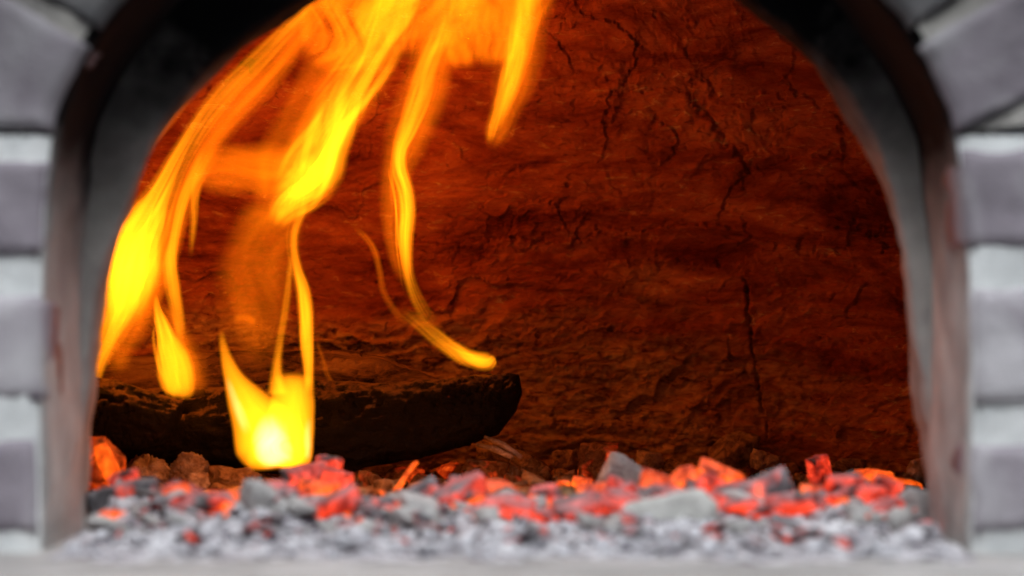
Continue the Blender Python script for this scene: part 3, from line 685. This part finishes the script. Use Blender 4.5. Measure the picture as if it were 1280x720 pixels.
coal("cracked_ember", (618, 618, 668, 664), 1.68, 'ember', "cracked red and grey ember at the middle of the bed", "ember", 69, -10, 0.8, 6, 0.058, 0, 0.10, EG)
coal("cracked_ember", (660, 600, 704, 646), 1.70, 'ember', "leaning red ember left of the whitened coal", "ember", 70, 30, 0.7, 5, 0.052, 0.06, 0.10, EG)
coal("whitened_coal", (684, 632, 746, 676), 1.64, 'ember_dim', "whitened coal with pink glow left of the big pale ash slab", "ember", 71, -14, 0.8, 6, 0.058, 0, 0.15)
coal("red_edged_wedge", (498, 604, 560, 660), 1.69, 'ember_dim', "grey charcoal wedge with red patches at the bed's middle", "charcoal", 72, -30, 0.7, 4, 0.046, 0.05, 0.05)
coal("grey_coal_slab", (548, 600, 606, 660), 1.70, 'ember_dim', "dark grey slab between red patched wedge and bright red ember", "charcoal", 73, 28, 0.6, 4, 0.046, 0.05, 0.05)
coal("red_ember_bar", (540, 634, 588, 672), 1.65, 'ember_hot', "slanting bright red ember bar at front of the dark grey slab", "ember", 74, -42, 0.6, 4, 0.039, 0.08, 0.10)
coal("dark_coal_slab", (112, 602, 206, 660), 1.68, 'ember_dim', "dark blue grey coal slab nearest the left jamb", "charcoal", 75, -16, 0.7, 5, 0.052, 0.06, 0.05)
coal("pink_coal", (192, 604, 268, 662), 1.69, 'ember', "grey coal with rosy glowing side next to the dark slab", "ember", 76, 24, 0.7, 4, 0.046, 0.04, 0.05)
coal("rosy_tip_coal", (138, 588, 176, 624), 1.73, 'ember', "small rosy tipped coal above the dark blue grey slab", "ember", 77, -14, 0.8, 5, 0.052, 0.04, 0.1)
coal("ash_peak", (296, 598, 366, 680), 1.62, 'ash_lump', "crumbling grey ash peak in front of the bright flame", "ash lump", 78, 6, 0.9, 10, 0.104, 0, 0.20)
coal("orange_ember", (258, 614, 330, 640), 1.74, 'ember_hot', "flat orange ember glowing between pink coal and ash peak", "ember", 79, 4, 0.9, 6, 0.052, 0.06, 0.15)
coal("hot_spark", (428, 624, 446, 644), 1.72, 'ember_hot', "tiny yellow orange spark at the right of the square ember", "ember", 80, 0, 0.9, 6, 0.052, 0, 0.25)
coal("grey_ash_lump", (900, 648, 950, 692), 1.58, 'ash_lump', "grey ash lump at the right end of the big pale slab", "ash lump", 81, 0, 0.9, 8, 0.078, 0.04, 0.1)
coal("grey_coal", (440, 622, 506, 662), 1.67, 'ember_dim', "low grey coal between square ember and red patched wedge", "charcoal", 82, 8, 0.8, 6, 0.065, 0.04, 0.1)

# the thin glowing twig
def tube(name, pts, radii, mat, **kw):
    P = [Vector(p) for p in pts]; n = 14; rows = []
    for i, p in enumerate(P):
        t = (P[min(i + 1, len(P) - 1)] - P[max(i - 1, 0)]).normalized(); a = t.cross(Vector((0, 1, 0.1))).normalized(); b = t.cross(a)
        rows.append([p + (a * math.cos(k * 2 * math.pi / n) + b * math.sin(k * 2 * math.pi / n)) * radii[i] * (1 + 0.12 * math.sin(k * 2.3 + i)) for k in range(n)])
    V = np.array([[tuple(v) for v in r] for r in rows]).reshape(-1, 3)
    f = [tuple(r) for r in grid_faces(n, len(P), True)]
    me = bpy.data.meshes.new(name); me.from_pydata(V.tolist(), [], [list(r) for r in f] + [list(range(n))[::-1], [len(V) - n + k for k in range(n)]])
    for p in me.polygons: p.use_smooth = True
    me.update(); return link(name, me, mat, **kw)
tube("glowing_twig", [at(478, 628, 1.85), at(492, 618, 1.85), at(502, 604, 1.86), at(509, 592, 1.86), at(518, 580, 1.87), at(522, 577, 1.87)], [0.0030, 0.0028, 0.0024, 0.0020, 0.0020, 0.0014], M['char_orange'],
     label="thin curved glowing twig sticking up from the charcoal chips", cat="twig")
for k, (a, b, c, lab) in enumerate((((606, 546, 2.0), (628, 556, 1.99), (652, 572, 1.98), "upper pale splinter lying across the splintered charcoal"), ((596, 556, 2.0), (620, 562, 1.985), (640, 572, 1.97), "lower pale splinter under the other across the splintered charcoal"))):
    tube("wood_splinter", [at(*a), at(*b), at(*c)], [0.0014, 0.0026, 0.0018], M['char_pale'], label=lab, cat="splinter")

# small nameless coals filling the bed
r = random.Random(5)
kinds = [('ember', 'small red ember bedded in the ash', 'ember', 'small red embers in the ash'), ('ember_dim', 'small grey coal bedded in the ash', 'charcoal', 'small grey coals in the ash'),
         ('ash_lump', 'small ash lump bedded in the ash', 'ash lump', 'small ash lumps in the bed'), ('char_brown', 'small brown charcoal bit by the back wall', 'charcoal', 'small brown charcoal bits by the back wall')]
small = {k[0]: [chunk_mesh("small_" + k[0], 400 + i * 31 + j, (0.024, 0.018, 0.009), 4, 3, 0.08, 0.05, 0.1, M[k[0]]) for j in range(5)] for i, k in enumerate(kinds)}
nm = {'ember': 'small_ember', 'ember_dim': 'small_coal', 'ash_lump': 'small_ash_lump', 'char_brown': 'small_charcoal'}
for i in range(130):
    q = r.random()
    if q < 0.40: k = kinds[0]; y = r.uniform(1.61, 1.70)
    elif q < 0.54: k = kinds[1]; y = r.uniform(1.56, 1.69)
    elif q < 0.64: k = kinds[2]; y = r.uniform(1.56, 1.68)
    else: k = kinds[3]; y = r.uniform(1.84, 2.14)
    x = r.uniform(-0.262, 0.268) * (1 if y < 1.72 else 1.15)
    if k is kinds[0] and x < -0.03 and r.random() < 0.7: x = 0.22 + x * 0.8
    s = r.uniform(0.55, 1.25) * (1.4 if k is kinds[0] else 1.3 if k is kinds[2] else 1.0)
    o = link(nm[k[0]], r.choice(small[k[0]]), None, None, k[1], k[2], k[3], None, (x, y, float(bed(x, y)) + (0.005 if k is kinds[0] else 0.003) * s), (r.uniform(-0.5, 0.5), r.uniform(-0.5, 0.5), r.uniform(0, 6.28)))
    o.scale = (s, s, s)

# ------------------------------------------------------------------ logs
def log_mesh(name, path, radii, seed, rough=0.06, cut_tilt=0.5, n=72, m=120, flat=1.0):
    P = np.array(path, float); R = np.array(radii, float)
    s = np.linspace(0, len(P) - 1, m); ks = np.arange(len(P))
    C = np.stack([np.interp(s, ks, P[:, i]) for i in range(3)], 1); rr = np.interp(s, ks, R)
    ax = P[-1] - P[0]; L = np.linalg.norm(ax); ax /= L; up = np.array([0, 0, 1.0]); sd = np.cross(ax, up); sd /= np.linalg.norm(sd); up = np.cross(sd, ax)
    a = np.linspace(0, 2 * math.pi, n, endpoint=False)
    xs_ = np.linspace(0, L, m)[:, None]
    u = np.cos(a)[None, :]; w = np.sin(a)[None, :]
    f = fbm(xs_ * 14 + 0 * u, u * 1.6 + 0 * xs_, w * 1.6 + 0 * xs_, seed, 4)
    plate = np.abs(fbm(xs_ * 26 + 0 * u, u * 3 + 0 * xs_, w * 3 + 0 * xs_, seed + 7, 3))
    rad = rr[:, None] * (1 + rough * 2.2 * f - rough * 1.3 * np.exp(-(plate / 0.05) ** 2))
    V = C[:, None, :] + rad[..., None] * (u[..., None] * sd + w[..., None] * up * flat)
    t = np.linspace(0, 1, m)[:, None]
    shear = cut_tilt * rad * w * np.clip((t - 0.75) / 0.25, 0, 1)
    V = V + shear[..., None] * ax
    cs = []
    rings = [V]
    for k in (0.93, 0.7, 0.4, 0.1):
        e = V[-1]; c = e.mean(0); rings.append(((e - c) * k + c + ax * 0.004 * (1 - k) + 0.003 * fbm(e[:, 0] * 90, e[:, 2] * 90, e[:, 1] * 90, seed + 3, 3)[:, None] * ax)[None])
    W = np.concatenate(rings)
    st = [((V[0] - V[0].mean(0)) * k + V[0].mean(0))[None] for k in (0.05, 0.6)]
    W = np.concatenate(st + [W])
    me = mesh_np(name, W.reshape(-1, 3), grid_faces(n, W.shape[0], True))
    return me
def V3(px, py, d): return tuple(at(px, py, d))
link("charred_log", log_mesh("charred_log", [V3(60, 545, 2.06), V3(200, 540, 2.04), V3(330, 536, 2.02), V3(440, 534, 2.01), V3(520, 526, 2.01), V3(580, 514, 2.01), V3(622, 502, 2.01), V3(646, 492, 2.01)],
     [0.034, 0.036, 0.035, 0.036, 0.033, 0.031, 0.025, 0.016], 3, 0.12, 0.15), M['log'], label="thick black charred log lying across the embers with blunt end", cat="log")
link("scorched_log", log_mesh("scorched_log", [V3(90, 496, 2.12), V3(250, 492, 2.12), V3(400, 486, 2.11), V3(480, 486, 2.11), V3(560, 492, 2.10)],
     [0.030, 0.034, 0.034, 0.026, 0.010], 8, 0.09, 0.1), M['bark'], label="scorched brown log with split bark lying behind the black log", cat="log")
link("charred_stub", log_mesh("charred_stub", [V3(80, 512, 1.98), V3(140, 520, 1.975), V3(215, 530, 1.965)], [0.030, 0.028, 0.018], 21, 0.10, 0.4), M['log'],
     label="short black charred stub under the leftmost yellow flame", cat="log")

# ------------------------------------------------------------------ flames: closed bodies of glowing gas
def catmull(P, m):
    P = np.array(P, float); n = len(P); Q = np.concatenate([[2 * P[0] - P[1]], P, [2 * P[-1] - P[-2]]])
    t = np.linspace(0, n - 1 - 1e-9, m); i = t.astype(int); f = (t - i)[:, None]
    a, b, c, e = Q[i], Q[i + 1], Q[i + 2], Q[i + 3]
    return 0.5 * ((2 * b) + (c - a) * f + (2 * a - 5 * b + 4 * c - e) * f ** 2 + (3 * b - a - 3 * c + e) * f ** 3)
def flame_mesh(name, pts, d, power=1.3, skew=0.0, seed=0, streak=0.25, m=90, nu=44, ends=(0.08, 0.08), wob=0.10, bow=0.0):
    """pts: (px, py, half width px, thickness mm); body thickest at its heart, thinning to a soft edge"""
    C = catmull(pts, m); t = np.linspace(0, 1, m)
    tx = np.gradient(C[:, 0]); ty = np.gradient(C[:, 1]); l = np.hypot(tx, ty) + 1e-9; nx_, ny_ = -ty / l, tx / l
    k = 7
    nx_ = np.convolve(np.pad(nx_, k // 2, mode='edge'), np.ones(k) / k, 'valid'); ny_ = np.convolve(np.pad(ny_, k // 2, mode='edge'), np.ones(k) / k, 'valid')
    u = np.linspace(-1, 1, nu); uu = np.sin(u * math.pi / 2)
    hw = np.maximum(C[:, 2], 0.8) * (1 + wob * vnoise(t * 7, t * 0, None, seed)); T = np.maximum(C[:, 3], 0.3) / 1000
    ef = sstep(0, max(ends[0], 1e-4), t) * sstep(0, max(ends[1], 1e-4), 1 - t)
    us_ = (uu + skew * (1 - uu ** 2))[None, :]
    prof_ = np.maximum(1 - uu ** 2, 0)[None, :] ** power
    st = 1 + streak * 3.2 * fbm(uu[None, :] * 3.2 + 1.6 * vnoise(t * 3, t * 0, None, seed + 2)[:, None], t[:, None] * 2.2 * np.linalg.norm(C[-1, :2] - C[0, :2]) / 200 + 0 * uu[None, :], None, seed + 40, 4, 0.6)
    th_ = T[:, None] * prof_ * np.maximum(st, 0.10) * ef[:, None]
    px = C[:, 0][:, None] + nx_[:, None] * hw[:, None] * us_; py = C[:, 1][:, None] + ny_[:, None] * hw[:, None] * us_
    dd = d + bow * np.sin(t * math.pi)[:, None] + 0.012 * vnoise(t * 3, t * 0 + 5, None, seed + 3)[:, None] + 0.25 * hw[:, None] / FPX * d * vnoise(t * 4, t * 0 + 9, None, seed + 8)[:, None] * uu[None, :]
    X0 = (px - 640) / FPX * d; Z0 = CAM_Z + (HOR - py) / FPX * d
    # two skins
    Fv = np.stack([X0, dd - th_ / 2 - 1e-5, Z0], -1); Bv = np.stack([X0, dd + th_ / 2 + 1e-5, Z0], -1)
    loop = np.concatenate([Fv, Bv[:, ::-1][:, 1:-1]], 1)      # ring of each section
    n = loop.shape[1]
    f = [list(r) for r in grid_faces(n, m, True)]
    caps = []
    for row, rev in ((0, True), (m - 1, False)):
        o = row * n
        for j in range(nu - 1):
            a = o + j; b = o + j + 1
            c = o + (n - j - 1 if j + 1 < nu - 1 else nu - 1); dq = o + (n - j if j > 0 else 0)
            q = [a, b, c, dq]; q = list(dict.fromkeys(q))
            if len(q) >= 3: caps.append(q[::-1] if rev else q)
    me = bpy.data.meshes.new(name); me.from_pydata(loop.reshape(-1, 3).tolist(), [], f + caps); me.update()
    bm = bmesh.new(); bm.from_mesh(me); bmesh.ops.recalc_face_normals(bm, faces=bm.faces); bm.to_mesh(me); bm.free()
    return me
def strands(parent, pts, d, n, seed, mat='flame', wide=(0.10, 0.28), thick=(0.18, 0.42), reach=1.25):
    """thin filaments inside and along the rim of a flame"""
    r = random.Random(seed); C = catmull(pts, 60)
    tx = np.gradient(C[:, 0]); ty = np.gradient(C[:, 1]); l = np.hypot(tx, ty) + 1e-9
    for k in range(n):
        a = r.uniform(0.0, 0.55); b = min(1.0, a + r.uniform(0.3, 0.6)); u_ = r.uniform(-reach, reach); du = r.uniform(-0.5, 0.5)
        w = r.uniform(*wide); th = r.uniform(*thick); q = []
        for j in range(9):
            f = j / 8; i = int((a + (b - a) * f) * 59); sh = math.sin(math.pi * (0.08 + 0.84 * f))
            off = (u_ + du * (f - 0.5) + 0.10 * math.sin(f * 6 + k * 2)) * C[i, 2]
            q.append((C[i, 0] - ty[i] / l[i] * off, C[i, 1] + tx[i] / l[i] * off, max(C[i, 2] * w, 2.0) * (0.4 + 0.6 * sh), C[i, 3] * th * sh))
        link("strand", flame_mesh("strand", q, d + r.uniform(-0.02, 0.02), power=1.5, seed=seed + k, ends=(0.25, 0.25), streak=0.1, m=44, nu=16, wob=0.15), M[mat], parent)
FG = "flames of the wood fire"
def flame(label, pts, d, mat='flame', name="flame", parent=None, filaments=0, soft=1.0, **kw):
    base_pts = pts
    if not parent and mat == 'flame' and soft:
        pts = [(x, y, w * (1 + 0.22 * soft), th * (1 + 0.35 * soft)) for x, y, w, th in pts]; kw['power'] = kw.get('power', 1.3) + 0.9 * soft
    o = link(name, flame_mesh(name, pts, d, **kw), M[mat], parent, None if parent else label, None if parent else "flame", None if parent else FG)
    if filaments: strands(o, base_pts, d, filaments, kw.get('seed', 0) * 13 + 5, mat)
    return o

A_ = flame("broad yellow flame hugging the left jamb", [(116, 488, 6, 6), (124, 452, 12, 12), (140, 412, 20, 22), (152, 375, 30, 36), (160, 338, 36, 48), (170, 303, 35, 44), (188, 270, 26, 32), (206, 236, 17, 21), (236, 182, 13, 13), (272, 130, 13, 10), (316, 84, 13, 9), (356, 42, 11, 9), (388, 2, 11, 9), (410, -40, 11, 7)], 1.99, power=1.15, seed=1, ends=(0.04, 0.05), streak=0.35, filaments=9)
flame(None, [(172, 420, 10, 4.3), (190, 370, 17, 8.7), (205, 320, 19, 13.0), (222, 262, 18, 14.5), (248, 205, 19, 15.9), (280, 155, 21, 15.9), (325, 105, 23, 14.5), (368, 55, 19, 14.5), (400, 5, 19, 14.5), (420, -40, 19, 11.6)], 2.00, 'flame_o', "halo", A_, power=1.8, seed=2, ends=(0.1, 0.05))
flame(None, [(160, 470, 15, 4.3), (150, 440, 25, 7.2), (165, 395, 38, 11.6), (178, 345, 47, 13.0), (188, 300, 36, 13.0), (205, 262, 23, 8.7)], 2.00, 'flame_o', "halo", A_, power=1.9, seed=33, ends=(0.15, 0.2))
flame("narrow tongue just right of the broad yellow flame", [(228, 440, 5, 3), (226, 405, 8, 9), (219, 365, 10, 17), (215, 328, 9, 20), (218, 295, 8, 14), (228, 250, 8, 10), (244, 205, 7, 6), (254, 175, 5, 3)], 2.01, power=1.4, seed=3, ends=(0.15, 0.2))
flame("small orange lick curling at the arch edge", [(174, 200, 5, 4), (190, 176, 8, 11), (208, 154, 9, 12), (226, 134, 7, 10), (246, 112, 5, 4)], 2.03, 'flame_o', power=1.4, seed=4, ends=(0.2, 0.2))
B_ = flame("short forked yellow flame above the charred stub", [(222, 500, 14, 10), (224, 482, 22, 38), (220, 450, 20, 44), (210, 424, 13, 36), (201, 400, 8, 26), (195, 382, 4, 14), (192, 366, 2, 5)], 1.94, soft=0.5, filaments=4, power=1.1, seed=6, ends=(0.10, 0.1), skew=-0.1)
flame(None, [(232, 500, 28, 4.3), (234, 470, 32, 10.2), (228, 440, 25, 10.2), (214, 400, 15, 7.2), (206, 376, 8, 4.3)], 1.95, 'flame_o', "halo", B_, power=1.9, seed=7, ends=(0.2, 0.2))
C_ = flame("brightest white yellow flame rising from the embers", [(346, 588, 30, 24), (344, 572, 40, 60), (338, 550, 44, 70), (326, 528, 38, 60), (310, 504, 25, 48), (296, 480, 15, 34), (286, 456, 9, 24), (280, 432, 5, 14), (277, 408, 3, 5)], 1.85, soft=0.35, power=0.75, seed=8, ends=(0.06, 0.1), streak=0.12, wob=0.04)
flame(None, [(352, 586, 28, 24), (358, 570, 33, 60), (361, 545, 32, 66), (364, 515, 29, 60), (366, 492, 27, 46), (367, 474, 26, 22), (367, 462, 24, 4)], 1.85, 'flame', "flame_lobe", C_, power=0.7, seed=9, ends=(0.06, 0.2), streak=0.1, wob=0.03)
flame(None, [(350, 584, 18, 8), (345, 568, 26, 22), (340, 552, 26, 26), (342, 536, 22, 18), (352, 520, 14, 8)], 1.85, 'flame_w', "core", C_, power=1.3, seed=10, ends=(0.15, 0.3), streak=0.5)
flame(None, [(312, 545, 7, 3), (300, 515, 7, 9), (291, 490, 5, 7), (285, 468, 3, 3)], 1.85, 'flame_w', "core", C_, power=1.3, seed=11, ends=(0.2, 0.3))
flame(None, [(386, 576, 4, 3), (386, 552, 5, 8), (386, 520, 5, 4)], 1.85, 'flame_w', "core", C_, power=1.3, seed=12, ends=(0.2, 0.3))
flame("slim yellow tongue standing up from the brightest flame", [(386, 495, 6, 14), (386, 462, 7, 24), (384, 425, 9, 34), (383, 390, 10, 36), (379, 362, 9, 26), (371, 335, 7, 17), (366, 308, 6, 14), (368, 286, 6, 13), (377, 264, 6, 10), (384, 245, 5, 4)], 1.90, soft=0.5, filaments=2, power=1.2, seed=13, ends=(0.08, 0.1), wob=0.05)
flame("thin orange horn between the brightest flame and the dull veil", [(346, 496, 14, 20), (345, 474, 9, 18), (346, 452, 6, 13), (350, 425, 5, 8), (357, 385, 5, 7), (362, 345, 4, 7), (365, 312, 4, 5)], 1.90, power=1.4, seed=14, ends=(0.05, 0.15))
flame("dull brownish orange veil of fire above the brightest flame", [(318, 470, 30, 1.5), (316, 435, 36, 3.2), (316, 400, 50, 6.5), (318, 360, 54, 7.5), (326, 318, 54, 8), (338, 280, 48, 9), (348, 255, 40, 7)], 1.96, 'flame_o', "flame_veil", power=1.7, seed=15, ends=(0.2, 0.15), streak=0.2, filaments=1)
flame("small hooked orange wisp inside the dull veil", [(288, 404, 4, 2), (300, 398, 7, 4), (312, 400, 7, 5), (320, 410, 5, 3)], 1.97, 'flame_o', "flame_wisp", power=1.6, seed=16, ends=(0.3, 0.25))
E_ = flame("largest flame sweeping up through the middle of the fire", [(344, 286, 12, 8), (356, 262, 22, 24), (374, 236, 33, 42), (390, 205, 36, 46), (406, 172, 32, 34), (424, 138, 29, 23), (445, 106, 28, 17), (468, 68, 28, 16), (486, 32, 27, 17), (500, -6, 27, 16), (514, -50, 27, 13)], 2.02, power=1.15, seed=17, ends=(0.08, 0.05), skew=0.12, streak=0.4, filaments=9)
flame(None, [(404, 208, 14, 8), (420, 178, 10, 14), (434, 152, 7, 16), (455, 125, 6, 14), (478, 95, 6, 8), (494, 74, 5, 3)], 2.0, 'flame', "bright_edge", E_, power=1.2, seed=18, ends=(0.2, 0.15))
flame(None, [(330, 300, 28, 4.3), (352, 255, 47, 8.7), (372, 210, 58, 11.6), (398, 150, 58, 13.0), (430, 100, 56, 13.0), (462, 45, 54, 14.5), (490, -10, 51, 13.0), (510, -50, 49, 11.6)], 2.03, 'flame_o', "halo", E_, power=1.7, seed=19, ends=(0.15, 0.05))
flame("orange arched veil joining the two large flames", [(384, 226, 30, 12), (350, 216, 37, 17), (316, 212, 38, 16), (284, 214, 34, 13), (258, 218, 26, 9), (240, 222, 14, 4)], 2.04, 'flame_o', "flame_veil", power=1.4, seed=20, ends=(0.12, 0.25), streak=0.16)
flame("thin orange streak hanging from the arched veil", [(254, 200, 8, 4), (247, 230, 7, 9), (243, 262, 6, 10), (240, 295, 5, 6), (238, 325, 4, 2)], 2.03, power=1.5, seed=21, ends=(0.2, 0.25))
F_ = flame("twisting yellow ribbon flame right of the largest flame", [(560, 20, 11, 8), (548, 52, 12, 12), (534, 84, 13, 17), (523, 120, 14, 21), (511, 155, 12, 23), (500, 184, 10, 26), (499, 210, 10, 28), (506, 236, 11, 30), (509, 265, 11, 30), (507, 295, 10, 25), (508, 322, 8, 17), (511, 346, 8, 9), (519, 370, 9, 5), (533, 396, 10, 3.5), (550, 420, 10, 3)], 2.07, filaments=6, power=1.15, seed=22, ends=(0.1, 0.12), wob=0.05)
flame(None, [(565, 10, 28, 11.6), (545, 62, 32, 13.0), (528, 120, 36, 13.0), (508, 175, 30, 11.6), (494, 220, 23, 10.2), (495, 270, 23, 8.7), (500, 320, 17, 7.2), (508, 360, 10, 4.3)], 2.08, 'flame_o', "halo", F_, power=1.8, seed=23, ends=(0.1, 0.12))
flame("low curved flame licking the blunt end of the black log", [(496, 384, 9, 2), (518, 400, 10, 3.5), (538, 416, 11, 6), (558, 432, 11, 12), (578, 444, 12, 22), (596, 450, 12, 27), (610, 452, 11, 22), (617, 451, 8, 15), (621, 450, 4, 5)], 2.02, soft=0.6, filaments=3, power=1.3, seed=24, ends=(0.15, 0.05), wob=0.06)
flame("faint curling wisp left of the ribbon flame", [(436, 280, 3, 2), (452, 292, 5, 4), (466, 310, 6, 5.5), (474, 338, 6, 4), (480, 366, 6, 2.5), (496, 392, 6, 2.5), (516, 412, 6, 2.5)], 2.08, 'flame_o', "flame_wisp", power=1.6, seed=25, ends=(0.2, 0.2))
flame("faint wisp over the scorched brown log", [(394, 420, 3, 1.5), (402, 448, 4, 2.5), (410, 470, 4, 2.2), (422, 488, 3, 1)], 2.02, 'flame_o', "flame_wisp", power=1.6, seed=26, ends=(0.2, 0.2))
G_ = flame("separate pointed flame hanging at the right of the fire", [(610, 180, 4, 2), (616, 162, 9, 8), (626, 138, 12, 13), (637, 106, 14, 18), (645, 74, 16, 18), (652, 40, 18, 14), (660, 4, 20, 12), (668, -40, 22, 10)], 2.05, filaments=4, power=1.4, seed=27, ends=(0.1, 0.05), wob=0.05)
flame(None, [(612, 190, 8, 2.9), (624, 160, 21, 7.2), (640, 110, 29, 11.6), (652, 60, 33, 14.5), (660, 10, 36, 15.9), (668, -40, 36, 14.5)], 2.06, 'flame_o', "halo", G_, power=1.7, seed=28, ends=(0.15, 0.05))
flame("soft orange sheet of fire under the arch crown", [(598, 92, 40, 4), (598, 66, 50, 16), (602, 36, 58, 21), (610, 2, 64, 22), (618, -45, 66, 16)], 2.07, 'flame_o', "flame_veil", power=0.8, seed=29, ends=(0.25, 0.05), streak=0.45, filaments=5)
flame("soft orange sheet of fire where the arch turns", [(400, 98, 26, 4), (414, 68, 42, 15), (432, 34, 54, 19), (452, 0, 62, 20), (470, -45, 62, 14)], 2.06, 'flame_o', "flame_veil", power=0.9, seed=30, ends=(0.25, 0.05), streak=0.45, filaments=5)
flame("orange band linking the flame tops in the crown", [(508, 82, 18, 3), (520, 50, 36, 10), (536, 20, 46, 16), (552, -12, 50, 17), (565, -50, 50, 14)], 2.08, 'flame_o', "flame_veil", power=0.9, seed=31, ends=(0.25, 0.05), streak=0.45, filaments=5)

# the light those flames throw and the glow of the coals
for (px, py, d_, e) in ((240, 575, 1.83, 0.19), (560, 576, 1.84, 0.17), (820, 572, 1.86, 0.08), (1050, 578, 1.80, 0.035)):
    lamp("ember_glow", 'POINT', at(px, py, d_), e, (1.0, 0.24, 0.05), shadow_soft_size=0.03)
# the light those flames throw, one lamp in the heart of each big flame
FC = (1.0, 0.21, 0.025)
for (px, py, d_, e, rad) in ((170, 320, 1.99, 1.1, 0.03), (400, 190, 2.02, 1.9, 0.035), (505, 230, 2.05, 0.8, 0.02), (345, 540, 1.83, 0.55, 0.025), (640, 60, 2.0, 0.6, 0.03), (500, -60, 2.0, 1.7, 0.05)):
    lamp("flame_light", 'POINT', at(px, py, d_), e * 0.108, FC, shadow_soft_size=rad)
